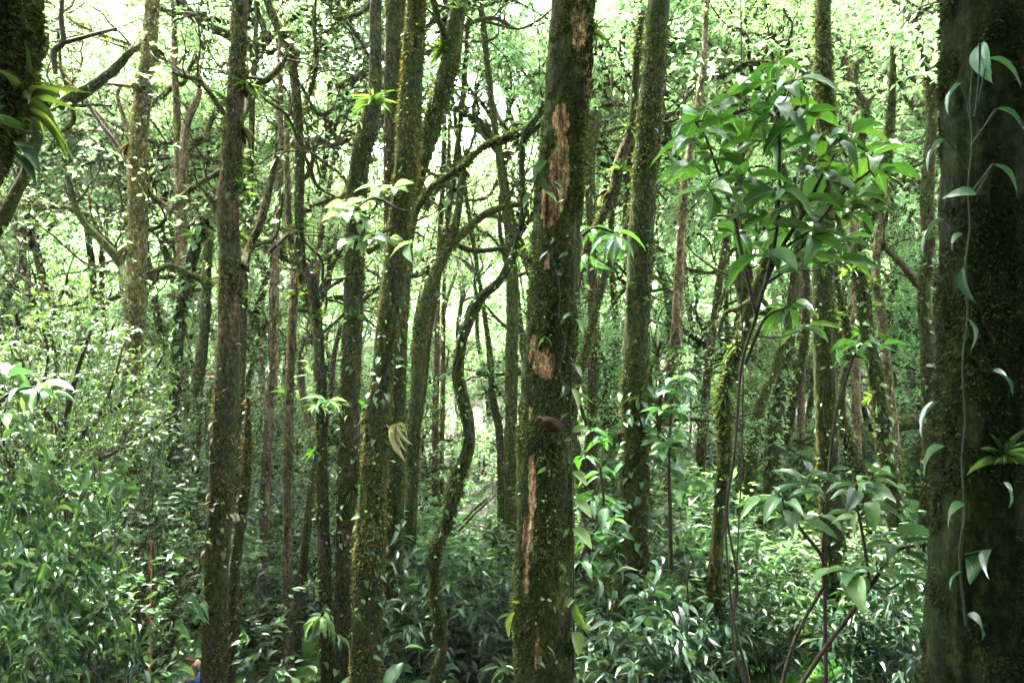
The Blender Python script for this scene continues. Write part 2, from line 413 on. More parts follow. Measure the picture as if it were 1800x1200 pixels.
def moss(root, tubes, n, g, mat='mossleaf', size=.03, seed=0, thr=.42, name='moss', keep=None, out=.5, clumpf=3.0, zr=None, into=None, mi=0):
    m = into or M(); tot = sum(t.arc[-1]*t.r.mean() for t in tubes)
    for t in tubes:
        k = int(n*t.arc[-1]*t.r.mean()/tot)
        if k < 3: continue
        p, nn = t.sample(g, k, zr)
        q = vnoise(p*[clumpf, clumpf, clumpf*.7], seed)*.65+vnoise(p*clumpf*3.3, seed+1)*.35
        ok = q > thr
        if keep is not None: ok &= keep(p)
        p, nn, q = p[ok], nn[ok], q[ok]; k = len(p)
        if not k: continue
        d = unit(nn*out+g.normal(0, .45, (k, 3))+np.array([0, 0, -.35]))
        l = size*g.uniform(.4, 1.7, k)*(1+1.0*np.clip(q-.55, 0, 1)*3)
        inst(m, RH, p-nn*.004, d, unit(nn+g.normal(0, .5, (k, 3))), l, l*.32, np.clip(g.normal(.4, .25, k)+(q-.5), 0, 1), mi)
    if m.n and into is None: m.build(name, MAT[mat], root, False)

# ---------------------------------------------------------------- the trees one can tell apart
# key: (distance, top height, bark, moss count, kit scale or 0, label, pixel path x, y, width)
HERO = {}
def hero(key, d, ztop, bark, nm, ks, label, path, limbs=(), mossmat='mossleaf', to_ground=True, sides=14, amp=.09, d2=None, msize=.028, thr=.455, cat='tree', name='tree', peel=None, part='trunk', group=None):
    g = np.random.default_rng(abs(hash(key)) % 1 + sum(ord(c) for c in key)*7)
    a = np.array([[x, y, w] for x, y, w in path], float)
    yy = a[:, 1]; dd = np.full(len(a), d, float) if d2 is None else d+(d2-d)*(yy-yy[0])/(yy[-1]-yy[0])
    pts = [P(x, y, q) for (x, y, w), q in zip(a, dd)]; rad = [w/2/F*q for (x, y, w), q in zip(a, dd)]
    if ztop and pts[0][2] < ztop:
        s = pts[0]-pts[1]; s = s/max(.3, s[2]) if s[2] > 0 else np.array([0, 0, 1.]); s[:2] = np.clip(s[:2], -.25, .25); s[2] = 1
        h = ztop-pts[0][2]
        ext = [pts[0]+s*h*f+np.array([g.normal(0, .05), g.normal(0, .1), 0])*(f > 0) for f in (1, .5)]
        pts = ext+pts; rad = [rad[0]*.75, rad[0]*.9]+rad
    if to_ground:
        b = pts[-1]; gz = float(ground_z(b[0], b[1]))-.15
        if b[2]-gz > .1:
            s = pts[-1]-pts[-2]; s = s/max(.2, -s[2]); s = np.clip(s, -.12, .12)
            h = b[2]-gz; e1 = b+[s[0]*h*.6, 0, -h*.8]; e2 = b+[s[0]*h*.7, 0, -h]
            pts += [e1, e2]; rad += [rad[-1]*1.12, rad[-1]*1.6]
    base = np.array(pts[-1]); base[2] = base[2]+.15 if to_ground else base[2]
    root = empty(name, base, label, cat, group)
    loc = [p-base for p in pts]
    sides = int(sides*1.5); t = Tube(loc, rad, sides, min(.08, max(.022, rad[-1]*.2)), amp*1.15, sum(ord(c) for c in key)); m = M()
    pk = None
    if peel is not None:
        w = t.v+base; px = 900+w[:, 0]/w[:, 1]*F; py = 600+(CZ-w[:, 2])/w[:, 1]*F
        pk = np.zeros(len(w)); front = w[:, 1] < np.repeat(t.p[:, 1]+base[1], sides)
        for (cx, cy, rx, ry, st) in peel:
            q = ((px-cx)/rx)**2+((py-cy)/ry)**2
            pk = np.maximum(pk, np.clip(2.4*(1-q), 0, st*1.15)*front)
    t.into(m, pk)
    if pk is not None:
        fl = m; e = np.nonzero((pk > .02) & (pk < .55))[0]; e = g.choice(e, min(len(e), 900), replace=False); nn = np.repeat(t.dirs.reshape(-1, 3), 1, 0)[e]
        sgn = g.choice([-1, 1], len(e))[:, None]; dd = unit(nn*g.uniform(.05, .5, (len(e), 1))+np.array([0, 0, 1.])*sgn+g.normal(0, .15, (len(e), 3)))
        l = g.uniform(.02, .09, len(e)); inst(fl, BLADE2, t.v[e]+nn*.002, dd, nn, l, l*.3, 0, 1)
    m.build(part, [MAT[bark], MAT['bark']], root)
    tubes = [t]
    for (lp, *rest) in limbs:
        la = np.array(lp, float); ld = rest[0] if rest else d
        lpts = [P(x, y, ld if i else d)-base for i, (x, y, w) in enumerate(la)]; lr = [w/2/F*d for x, y, w in la]
        lt = Tube(lpts, lr, 9, .07, .16, len(tubes)*5+int(la[0, 0])); mm = M(); lt.into(mm)
        # side twigs
        for k in range(3 if len(la) > 3 else 1):
            out = []; i = g.integers(1, len(lpts))
            grow(g, lpts[i], unit(np.array([g.normal(0, 1), g.normal(0, .6), g.normal(.4, .5)])), g.uniform(.4, 1.0), lr[i]*.45, 1, 2, 2, .7, .05, .3, out)
            for pp, rr, lev in out: Tube(pp, rr, 4, .15, .2, k).into(mm)
        mm.build('limb', MAT['barkm' if rest[1:] and rest[1] == 'moss' else bark], root); tubes.append(lt)
    if nm:
        keep = None
        if peel is not None:
            def keep(p):
                w = p+base; px = 900+w[:, 0]/w[:, 1]*F; py = 600+(CZ-w[:, 2])/w[:, 1]*F; k = np.ones(len(w), bool)
                for (cx, cy, rx, ry, st) in peel:
                    k &= ~((((px-cx)/rx)**2+((py-cy)/ry)**2 < .9) & (w[:, 1] < base[1]+.05))
                return k | (g.random(len(k)) < .1)
        # moss tufts where the trunk stands inside or near the view
        moss(root, tubes, nm, g, mossmat, msize, sum(ord(c) for c in key), thr, keep=keep, zr=(CZ-.47*d-base[2], CZ+.47*d-base[2]))
    if ks and (len(HERO) % 2 or key in ('T13', 'T25')):
        hang_kit(root, KITS[len(HERO) % 6], loc[0], ks, g.uniform(0, 6.28))
    HERO[key] = dict(root=root, tube=t, base=base, d=d, path=a, label=label, r=rad)
    return root

exec_heroes = True
PL = [(986,212,17,34,.9),(988,262,13,34,.75),(983,300,22,56,1),(973,345,25,46,1),(963,380,15,20,.9),(1018,40,16,60,.5),(1034,120,8,100,.45),(962,464,6,18,.8),(938,620,7,40,.95),(958,640,21,32,.9),(935,860,9,70,.7),(928,950,11,60,.9),(926,1010,8,40,.6),(945,1150,7,35,.8),(933,720,6,20,.5)]
hero('T13', 7, 12.5, 'barkw', 75000, 1.2, 'thickest mid-forest trunk with orange wood showing where its bark has peeled', [(1006,0,70),(1001,100,77),(992,200,76),(987,300,76),(980,400,80),(975,500,82),(969,600,87),(961,700,88),(957,800,90),(957,900,94),(957,1000,97),(956,1200,102)], sides=36, amp=.07, peel=PL, thr=.42, msize=.026)
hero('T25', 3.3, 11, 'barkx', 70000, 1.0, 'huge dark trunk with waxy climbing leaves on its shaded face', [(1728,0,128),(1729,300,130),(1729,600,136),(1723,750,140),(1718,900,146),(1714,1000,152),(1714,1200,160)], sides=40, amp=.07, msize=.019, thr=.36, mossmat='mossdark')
hero('T26', 5.0, 11, 'barkm', 9000, 0, 'mossy trunk half hidden behind the huge dark trunk', [(1822,0,70),(1823,600,70),(1818,1200,76)], sides=20, msize=.02)
hero('T1', 3.2, 10, 'barkd', 60000, .9, 'leaning shaggy trunk with a bromeliad, cut off by the corner of the view', [(10,-60,105),(0,0,118),(-12,100,122),(-34,200,116),(-62,300,104),(-110,420,104),(-150,600,120),(-200,1000,130)], sides=30, amp=.1, msize=.018, thr=.3)
hero('T1b', 7, 0, 'barkm', 7000, 0, 'yellow-mossed leaning stem behind the shaggy corner trunk', [(95,150,12),(72,200,24),(60,250,24),(48,300,20),(28,340,20),(8,380,22),(-30,460,24),(-60,700,26)], mossmat='mosswarm', msize=.022)
hero('T2', 11, 12.5, 'barkp', 16000, 1.0, 'pale straight trunk with a bare yellow-mossed limb', [(268,0,25),(263,80,25),(256,130,25),(248,200,29),(241,300,31),(242,400,31),(238,500,33),(236,570,34),(233,700,36),(230,780,36),(229,900,36),(228,1200,40)],
     [([(258,55,9),(235,85,10),(205,118,13),(165,150,16),(135,168,18),(108,186,20),(106,192,12)], 9.8, 'moss'), ([(238,300,10),(222,275,8),(200,238,8),(175,205,8),(150,178,7),(128,150,6),(108,120,4)], 11.5),
      ([(226,500,14),(214,470,13),(200,448,14),(175,420,15),(150,395,13),(132,360,12),(118,310,10)], 11.5, 'moss'), ([(240,150,20),(238,152,14)], 10.7), ([(240,255,8),(228,235,9),(215,200,7),(206,168,6),(214,150,4)], 11), ([(262,340,8),(285,358,9),(305,372,8),(330,392,6)], 11.3)], thr=.46)
hero('T3', 9, 12, 'bark', 20000, 1.1, 'dark-brown upright trunk beside the hiker, with side limbs in its upper half', [(421,0,26),(418,100,27),(412,200,32),(405,300,33),(400,350,35),(404,480,36),(402,600,37),(400,700,38),(392,800,38),(388,900,39),(382,1000,39),(375,1200,43)],
     [([(425,470,14),(436,440,14),(455,400,15),(468,355,14),(478,310,12),(487,270,10)], 9.5), ([(420,220,12),(436,180,12),(450,152,12),(470,140,12),(488,122,11),(502,104,7)], 9.3), ([(404,210,9),(386,188,9),(365,158,9),(348,140,10),(325,135,8),(303,127,6)], 9), ([(386,390,14),(372,350,16),(362,340,10)], 9)], mossmat='mosswarm')
hero('T3b', 9.4, 0, 'bark', 6000, 0, 'broken slim trunk close behind the brown trunk beside the hiker', [(436,700,6),(435,760,10),(434,820,16),(426,900,17),(414,1000,18),(408,1100,19),(402,1200,21)], mossmat='mosswarm')
hero('T4', 13, 12, 'barkr', 6000, .8, 'slender brown pole of a trunk left of the kinked stem pair', [(492,120,11),(491,200,13),(491,280,14),(489,380,14),(483,470,15),(481,600,16),(481,650,15),(473,730,15),(469,825,16),(466,900,16),(462,1100,17)])
hero('T5', 10, 0, 'bark', 9000, 0, 'slim crooked stem kinked sideways halfway up', [(458,-60,12),(470,0,13),(485,40,14),(508,80,15),(516,125,15),(523,200,15),(526,300,16),(526,400,17),(528,455,18),(545,490,19),(555,550,17),(560,600,17),(565,700,18),(565,800,18),(567,900,19),(570,1000,20),(575,1200,22)],
     [([(524,225,7),(538,180,8),(552,140,8),(556,95,7),(552,50,6),(555,0,5)], 10.3), ([(528,320,8),(545,300,9),(552,260,7),(548,250,5)], 10), ([(516,130,6),(535,160,6),(560,200,6),(590,190,4)], 10)])
hero('T6', 10.3, 0, 'barkr', 5000, 0, 'thin reddish stem just before the kinked stem', [(503,200,8),(505,300,9),(508,400,11),(517,465,13),(516,530,14),(512,600,15),(508,700,15),(507,800,14),(506,900,14),(505,1000,15),(510,1200,16)])
hero('T7', 10, 12.5, 'bark', 14000, 1.0, 'dark trunk that bends away near its top under a red-flowered bromeliad', [(661,0,21),(660,80,21),(659,150,22),(654,200,30),(641,250,34),(631,300,32),(626,400,31),(622,500,32),(619,600,33),(616,700,34),(613,800,34),(609,900,33),(607,1000,34),(600,1200,37)])
hero('T8', 10.5, 12.5, 'bark', 9000, 1.0, 'upright trunk standing partly behind the straight ochre trunk', [(696,0,33),(692,100,30),(690,200,28),(688,300,26),(688,420,24),(690,600,23),(690,750,22),(686,900,22),(680,1200,24)])
hero('T9', 8.5, 12, 'barkm', 20000, 1.0, 'straight ochre-mossed trunk leaning slightly, with a leafy vine at mid height', [(733,0,32),(727,100,36),(720,200,39),(713,300,39),(702,400,41),(691,500,43),(680,600,43),(668,700,41),(661,800,45),(654,900,46),(648,1000,49),(640,1200,52)], mossmat='mosswarm', thr=.38)
hero('T10', 10.5, 0, 'barkm', 12000, 0, 'leaning trunk crowded with bromeliads behind the straight ochre trunk', [(815,-50,22),(808,0,26),(800,40,30),(797,80,30),(787,125,33),(772,180,34),(757,230,30),(745,280,24),(730,340,22),(715,430,22),(705,600,22),(700,800,24)],
     [([(797,70,9),(775,45,10),(765,10,10),(760,-30,9)], 10.5)])
hero('T11', 12, 0, 'barkm', 9000, 0, 'leaning pale-green trunk whose fork reaches over the snaking stem', [(822,262,9),(812,310,11),(804,380,13),(790,430,16),(768,475,20),(750,530,24),(738,590,24),(736,650,24),(728,760,22),(723,880,20)],
     [([(785,440,14),(815,410,14),(850,378,13),(880,365,11),(930,357,9)], 12), ([(790,425,9),(830,440,9),(870,438,8),(920,430,5)], 12.4)], mossmat='mossleaf')
hero('T11b', 9.5, 0, 'bark', 4000, 0, 'arched mossy branch curving out from the ochre trunk towards the peeled one', [(948,195,9),(930,225,12),(905,235,14),(880,245,12),(850,257,10),(820,285,11),(795,305,11),(765,325,11),(742,352,12),(722,392,12)], to_ground=False, cat='branch', name='fallen_branch', part='wood', sides=9)
hero('T12', 7.5, 0, 'barkm', 12000, 0, 'snaking mossy stem that winds in a long S', [(950,190,7),(944,206,8),(925,232,12),(918,265,10),(917,325,11),(921,360,11),(913,410,12),(902,450,14),(880,490,15),(847,522,18),(827,555,18),(814,597,17),(806,640,18),(808,675,19),(819,725,20),(824,775,21),(817,810,21),(805,840,20),(795,880,20),(785,920,20),(770,950,21),(762,980,20),(762,1025,18),(767,1065,18),(775,1105,17),(777,1140,18),(770,1175,20),(767,1200,20)], sides=14, amp=.14)
hero('T14', 9, 12.5, 'barkm', 17000, 1.1, 'straight green-mossed trunk wrapped in broad leaves low down', [(1158,0,37),(1151,100,38),(1142,200,40),(1134,300,42),(1127,400,43),(1122,500,44),(1118,600,44),(1117,700,46),(1117,800,50),(1113,900,52),(1110,1000,54),(1108,1040,58)], thr=.4)
hero('T15', 12, 12, 'barkr', 7000, .8, 'slim trunk rising close behind the leaf-wrapped trunk', [(1242,0,8),(1236,120,10),(1215,250,11),(1203,330,14),(1195,450,16),(1190,560,18),(1183,650,20),(1173,750,20),(1170,850,20),(1174,950,21),(1182,1080,23)])
hero('T16', 9.8, 0, 'bark', 7000, 0, 'dark bowed stem between the peeled trunk and the green-mossed one', [(1128,20,10),(1120,100,12),(1115,175,14),(1110,228,16),(1088,288,20),(1080,340,18),(1056,385,15),(1030,440,14),(1000,560,14),(985,700,16),(980,900,18)])
hero('T17', 11, 0, 'bark', 6000, 0, 'second, farther bowed stem in the gap beside the peeled trunk', [(1118,330,8),(1100,400,10),(1070,465,13),(1053,520,13),(1032,610,14),(1012,680,16),(1003,800,17),(1000,950,18)])
hero('T18', 8.5, 0, 'barkm', 12000, 0, 'twisting mossy stem beneath the big-leaved shrub', [(1365,330,8),(1362,400,12),(1350,450,15),(1332,500,18),(1315,550,20),(1300,600,20),(1282,655,19),(1272,700,19),(1273,780,20),(1270,850,21),(1262,950,23),(1256,1030,24),(1254,1100,24),(1262,1200,28)],
     [([(1308,560,12),(1300,500,12),(1298,440,12),(1296,380,10),(1310,345,6)], 8.6), ([(1330,520,8),(1290,545,8),(1275,550,7),(1262,590,5)], 8.3)], amp=.15)
hero('T19', 13, 0, 'bark', 5000, 0, 'slim dark stem just outside the twisting stem', [(1290,330,8),(1280,400,10),(1268,470,12),(1260,530,13),(1250,600,14),(1240,700,15),(1233,790,16),(1230,900,16)])
hero('T20', 9, 12, 'barkm', 15000, 1.0, 'straight mossy trunk rising through the big-leaved shrub', [(1447,0,26),(1448,100,27),(1452,200,30),(1450,300,30),(1447,450,33),(1448,600,34),(1452,700,37),(1456,800,37),(1461,900,38),(1466,1000,40),(1466,1200,41)])
hero('T20b', 13, 0, 'barkr', 3000, 0, 'bare reddish wavy stem behind the big-leaved shrub', [(1462,-40,8),(1472,60,9),(1482,100,11),(1500,150,12),(1503,185,12),(1498,260,12),(1500,400,13),(1505,700,15)])
hero('T21', 11, 0, 'bark', 8000, 0, 'forked trunk standing next to the huge dark trunk', [(1612,40,8),(1622,100,14),(1634,140,17),(1638,200,18),(1634,275,20),(1630,340,22),(1632,430,22),(1625,520,22),(1632,620,24),(1635,750,26),(1632,850,26),(1626,1000,28),(1622,1150,30)],
     [([(1634,165,13),(1640,130,12),(1652,85,11),(1660,40,8)], 11), ([(1612,500,12),(1590,470,11),(1560,440,9),(1540,420,7)], 10.6)])
hero('T22', 10, 0, 'barkm', 9000, 0, 'swaying mossy trunk, nearer of the pair beside the straight mossy trunk', [(1570,80,9),(1568,170,12),(1562,250,17),(1552,310,22),(1528,380,26),(1508,440,22),(1514,500,22),(1526,600,24),(1543,675,25),(1556,775,27),(1566,850,27),(1574,925,27),(1581,1050,28),(1586,1180,30)])
hero('T23', 10.6, 0, 'barkr', 6000, 0, 'thinner trunk shadowing the swaying mossy trunk', [(1562,330,10),(1545,400,12),(1540,480,14),(1550,560,16),(1560,650,16),(1570,750,17),(1578,850,17),(1585,1000,18)])
hero('T24', 11, 0, 'barkd', 6000, 0, 'dark stem leaning into the swaying trunk', [(1462,430,10),(1470,490,12),(1480,545,12),(1492,600,13),(1480,680,14),(1478,720,15),(1490,775,20),(1510,825,22),(1520,900,22),(1520,1000,22)])
hero('T27', 14, 12, 'barkr', 4000, .8, 'stout reddish fork of a trunk behind the pale straight trunk', [(308,130,10),(311,200,12),(312,280,14),(315,350,16),(318,450,18),(318,600,18),(318,800,20)], [([(316,420,12),(322,300,16),(324,240,15),(334,200,14),(345,180,12),(352,155,8)], 14)])
hero('T28', 12, 0, 'barkd', 6000, 0, 'dark leaning stem bristling with plants beside the brown trunk', [(385,330,14),(372,360,18),(355,400,18),(342,440,18),(330,480,20),(322,520,20),(312,600,20),(305,750,20)])
hero('T29', 13, 0, 'bark', 5000, 0, 'slim upright trunk seen between the leaning dark stem and the brown trunk', [(372,330,10),(368,400,13),(363,480,16),(361,560,18),(352,640,20),(345,700,20),(342,850,22)])
hero('T30', 16, 12, 'bark', 3500, .9, 'far trunk with a sharp elbow behind the snaking stem', [(850,540,8),(858,600,10),(862,640,12),(866,700,13),(878,760,14),(881,850,14),(881,950,15)])
hero('T31', 13, 12, 'barkm', 5000, .9, 'plain mossy trunk close behind the peeled trunk', [(885,340,12),(893,400,15),(900,500,18),(900,600,21),(899,700,22),(898,850,23),(896,1000,25)], [([(898,500,9),(886,440,9),(878,400,8),(880,340,5)], 13)])
hero('T32', 18, 13, 'barkr', 2500, .9, 'thicker of two parallel far poles beyond the snaking stem', [(770,480,9),(768,600,10),(766,700,11),(765,850,12)])
hero('T33', 18.4, 13, 'barkr', 2000, .9, 'thinner of two parallel far poles beyond the snaking stem', [(781,500,7),(779,600,8),(778,700,8),(776,850,9)])
hero('T34', 15, 12, 'bark', 3000, .9, 'slim far pole between the ochre trunk and the snaking stem', [(758,560,11),(748,640,13),(738,720,14),(728,800,14),(724,880,15)])
hero('T35', 14, 12, 'barkd', 4000, .9, 'shadowy ivy-clad trunk between the twisting and the straight mossy stems', [(1392,540,18),(1385,600,20),(1372,680,24),(1360,760,26),(1355,900,28)])
hero('T36', 16, 12, 'barkr', 2500, .8, 'narrow upright trunk next to the ivy-clad one', [(1410,560,11),(1410,650,12),(1408,750,13),(1408,900,14)])
hero('T37', 12.5, 0, 'barkm', 4000, 0, 'curved mossy branch-stem arching above the ivy-clad trunk', [(1392,560,7),(1375,610,12),(1362,650,14),(1345,690,16),(1330,740,18),(1320,830,20),(1312,950,22)])
hero('T38', 12, 0, 'bark', 4000, 0, 'slim stem crossing behind the kinked stem low down', [(600,570,7),(588,620,9),(580,700,10),(562,780,11),(550,850,13),(540,930,14),(528,1050,16)])
hero('T39', 15, 12, 'bark', 3000, .9, 'plain trunk in the gap right of the brown trunk', [(440,300,10),(436,400,12),(428,520,14),(425,620,14),(422,750,15)])
hero('T40', 13, 0, 'bark', 4000, 0, 'mossy stub-topped trunk beside the peeled trunk', [(1046,195,16),(1043,215,20),(1038,250,20),(1036,300,18),(1040,420,16),(1042,560,16),(1040,800,18)], mossmat='mosswarm', msize=.05)
print('heroes', time.time()-T0)
#@@HEROEND

COLS = [(-999,'view edge'),(45,'corner trunk'),(235,'pale trunk'),(395,'hiker-side trunk'),(480,'brown pole'),(560,'kinked stem'),(612,'bending trunk'),(680,'ochre trunk'),(812,'snaking stem'),(960,'peeled trunk'),(1117,'leaf-wrapped trunk'),(1275,'twisting stem'),(1452,'straight mossy trunk'),(1545,'swaying trunk'),(1630,'forked trunk'),(1720,'huge dark trunk'),(9999,'view edge')]
def zone(x, y):
    px = 900+x/y*F
    for (a, an), (b, bn) in zip(COLS, COLS[1:]):
        if a <= px < b:
            if a == -999: return 'beside the '+bn
            if b == 9999: return 'beside the '+an
            return 'between '+an+' and '+bn
    return 'beside the corner trunk'
def depthw(y): return 'close' if y < 12 else 'middle-distance' if y < 19 else 'far' if y < 29 else 'very distant'

# ---------------------------------------------------------------- trees of the depths
def bg_tree(g, x, y, kind, big=True):
    gz = float(ground_z(x, y)); dw = depthw(y); zn = zone(x, y)
    if big:
        h = g.uniform(6.0, 10.5)+.08*max(0, y-15); r = g.uniform(.05, .13); word = 'slim' if r < .08 else 'stout' if r > .11 else 'upright'
        nm = 'tree'; lab = f'{dw} {word} open-crowned tree, mossy trunk, {zn}'
    else:
        h = g.uniform(1.6, 4.2); r = g.uniform(.025, .05); nm = 'small_tree'; lab = f'{dw} thin {"tall" if h > 3 else "low"} understory tree {zn}'
    root = empty(nm, (x, y, gz), lab, 'tree' if big else 'small tree', lab[:60])
    n = 6; pts = [np.array([0, 0, -.2])]; dx = g.normal(0, .07, 2)
    for i in range(n):
        dx = dx*.7+g.normal(0, .07 if big else .14, 2)
        pts.append(pts[-1]+np.array([dx[0]*h/n*2, dx[1]*h/n*2, (h+.2)/n]))
    t = Tube(pts, np.linspace(r*1.25, r*.6, n+1), 9 if big else 6, .16, .14, int(x*31+y*17) % 999, 1)
    m = M(); t.into(m); bm_ = MAT[['bark', 'barkm', 'barkr', 'barkd', 'barkm'][g.integers(0, 5)]]
    if y < 19 and big:
        q_, nn_ = t.sample(g, 2600); d_ = unit(nn_*.5+g.normal(0, .45, (2600, 3))+[0, 0, -.35]); l_ = .045*g.uniform(.5, 1.6, 2600)
        inst(m, RH, q_-nn_*.004, d_, unit(nn_+g.normal(0, .5, (2600, 3))), l_, l_*.32, np.clip(g.normal(.4, .25, 2600), 0, 1), 1)
    m.build('trunk', [bm_, MAT['mossleaf']], root)
    kit = KITS[g.integers(0, 6)] if big else SKITS[g.integers(0, 3)]
    s = g.uniform(.8, 1.25) if big else g.uniform(.7, 1.15)
    hang_kit(root, kit, pts[-1], s, g.uniform(0, 6.28), True)
    if big and g.random() < .35:   # lower bough of foliage
        k = g.integers(3, 5); hang_kit(root, SKITS[g.integers(0, 3)], pts[k], g.uniform(.7, 1.1), g.uniform(0, 6.28), True)
    return root

g = np.random.default_rng(5)
NB, NU = 90, 100
for i in range(NB):
    y = 14+25*((i+g.random())/NB)**.85; px = g.uniform(-250, 2050)
    if 700 < px < 910 and y < 27: px = g.uniform(-200, 650) if i % 2 else g.uniform(1050, 1900)
    bg_tree(g, (px-900)/F*y, y, 0, True)
for i in range(12):
    y = 15+9*g.random(); px = [100, 330, 420, 560, 620, 980, 1060, 1240, 1340, 1560, 1450, 200][i]+g.uniform(-30, 30); k = bg_tree(g, (px-900)/F*y, y, 0, True)
    hang_kit(k, KITS[i % 6], (g.normal(0, .6), g.normal(0, .6), CZ+y*g.uniform(.33, .42)-k.location[2]), g.uniform(.7, 1.0), i*1.7)
for i in range(NU):
    y = 11.5+26*((i+g.random())/NU)**.8; px = g.uniform(-200, 2000)
    if 690 < px < 930 and y < 27: px = g.uniform(1250, 1900)
    if px < 420 and y < 13.5 and px > 150: y += 4
    bg_tree(g, (px-900)/F*y, y, 0, False)
for i, (x, y) in enumerate([(-4.5,-1.5),(3.8,-2),(0.5,-5),(-7.5,2.5),(7.5,1.5),(-3,-8),(4.5,-8),(-10,-4),(10,-5),(0,-12),(-8,-10),(9,-11),(-12,3),(12,4)]):  # unseen trees added to hold back light from behind the camera
    r0 = bg_tree(g, x, y, 0, True); lab = 'tree standing on the bank behind the viewpoint, out of the photo'; r0['label'] = lab; r0['group'] = lab
    hang_kit(r0, KITS[i % 6], (0, 0, 5.2), 1.2, i); hang_kit(r0, KITS[(i+2) % 6], (0, 0, 2.6), 1.1, i*2); hang_kit(r0, KITS[(i+1) % 6], (0, 0, 8.2), 1.6, i*2); hang_kit(r0, KITS[(i+4) % 6], (.5, .8, 9.2), 1.6, i*3)  # extra crowns stacked on each to thicken the light block
print('bg', time.time()-T0)

# ---------------------------------------------------------------- shrubs, herbs, ferns
def shrub_proto(seed, h, L, per, nst, mat, tpl=RH, ratio=.42, nch=(4, 3, 3), lean=.45):
    g = np.random.default_rng(seed); root = empty('shrub', (0, 0, 0), 'x', 'shrub'); m = M(); st = M(); big_ = h > 4
    for k in range(nst):
        az = 2*PI*(k+g.random())/nst; out = []
        grow(g, [g.normal(0, .05), g.normal(0, .05), -.05], [math.cos(az)*lean, math.sin(az)*lean, 1], h*.62, .02*h**.5, 0, 3, nch, .6, .12, .2, out, 5, .58)
        for pts, rads, lev in out:
            if lev < 3 or big_: Tube(pts, rads*(1.5 if big_ else 1), 5 if lev == 0 else 3, .2, .1, seed).into(st)
        leaves_on(g, m, out, 3 if big_ else 2, per, L, ratio, tpl, .4, .25, .03)
    st.build('stem', MAT['twig'], root); m.build('foliage', MAT[mat], root, False); return root

def herb_proto(seed, h, L, n, mat='herb', tpl=L5, ratio=.4, nst=5):
    g = np.random.default_rng(seed); root = empty('leafy_herb', (0, 0, 0), 'x', 'plant'); m = M(); st = M()
    for k in range(nst):
        az = 2*PI*(k+g.random())/nst; hh = h*g.uniform(.6, 1.1); lean = g.uniform(.1, .5)
        pts = [np.array([math.cos(az)*lean*hh*f**1.5, math.sin(az)*lean*hh*f**1.5, hh*f-.03]) for f in (0, .35, .7, 1)]
        t = Tube(pts, [.008, .006, .005, .003], 4, .15, 0, 1); t.into(st)
        t_ = np.linspace(.3, 1, n); i = np.clip((t_*(len(t.p)-1)).astype(int), 0, len(t.p)-1); p = t.p[i]
        ph = np.arange(n)*2.4+g.random()*6; d = np.stack([np.cos(ph), np.sin(ph), np.full(n, .25)+g.normal(0, .2, n)], -1)
        l = L*g.uniform(.6, 1.15, n)*(1.1-.4*t_)
        inst(m, tpl, p, d, np.array([0, 0, 1.])+g.normal(0, .25, (n, 3)), l, l*ratio, np.clip(g.normal(.45, .22, n), 0, 1))
    st.build('stem', MAT['stem'], root); m.build('foliage', MAT[mat], root, True); return root

def fern_proto(seed, L, nf, arch=.6):
    g = np.random.default_rng(seed); root = empty('fern', (0, 0, 0), 'x', 'fern'); m = M(); st = M()
    for k in range(nf):
        az = 2*PI*(k+g.random()*.6)/nf; e = g.uniform(.5, 1.2); l = L*g.uniform(.7, 1.1)
        u = np.linspace(0, 1, 26); rr = l*np.cos(e)*u+arch*.25*l*u*u; zz = l*np.sin(e)*u-arch*l*.75*u**2.3+.02
        p = np.stack([rr*math.cos(az), rr*math.sin(az), zz], -1); t = unit(np.gradient(p, axis=0))
        Tube(p[::5], np.linspace(.006, .002, len(p[::5])), 3, .2, 0).into(st)
        side = np.array([-math.sin(az), math.cos(az), 0])
        for sg in (-1, 1):
            ll = l*.28*np.sin(PI*np.clip(u[2:]*.93+.07, 0, 1))**.7
            d = side*sg+t[2:]*.45+np.array([0, 0, -.15]); nn = np.cross(t[2:], side)
            nn = nn*np.sign(nn[:, 2:3]+1e-6)
            inst(m, L4, p[2:], d, nn, ll, ll*.26, np.clip(g.normal(.5, .12, len(ll)), 0, 1))
    st.build('stem', MAT['stem'], root); m.build('foliage', MAT['fern'], root, False); return root

def strap_proto(name, seed, L, W, n, mat='brom', tpl=BLADE, el=(.3, 1.3), cat='bromeliad', part='leaf', width=None):
    g = np.random.default_rng(seed); root = empty(name, (0, 0, 0), 'x', cat); m = M()
    az = np.arange(n)*2.4; e = g.uniform(*el, n); d = np.stack([np.cos(az)*np.cos(e), np.sin(az)*np.cos(e), np.sin(e)], -1)
    l = L*g.uniform(.6, 1.15, n); nn = np.array([0, 0, 1.])-d*d[:, 2:3]+g.normal(0, .12, (n, 3))
    inst(m, tpl, d*.015, d, nn, l, W*g.uniform(.8, 1.2, n), np.clip(g.normal(.5, .25, n), 0, 1))
    m.build(part, MAT[mat], root); return root

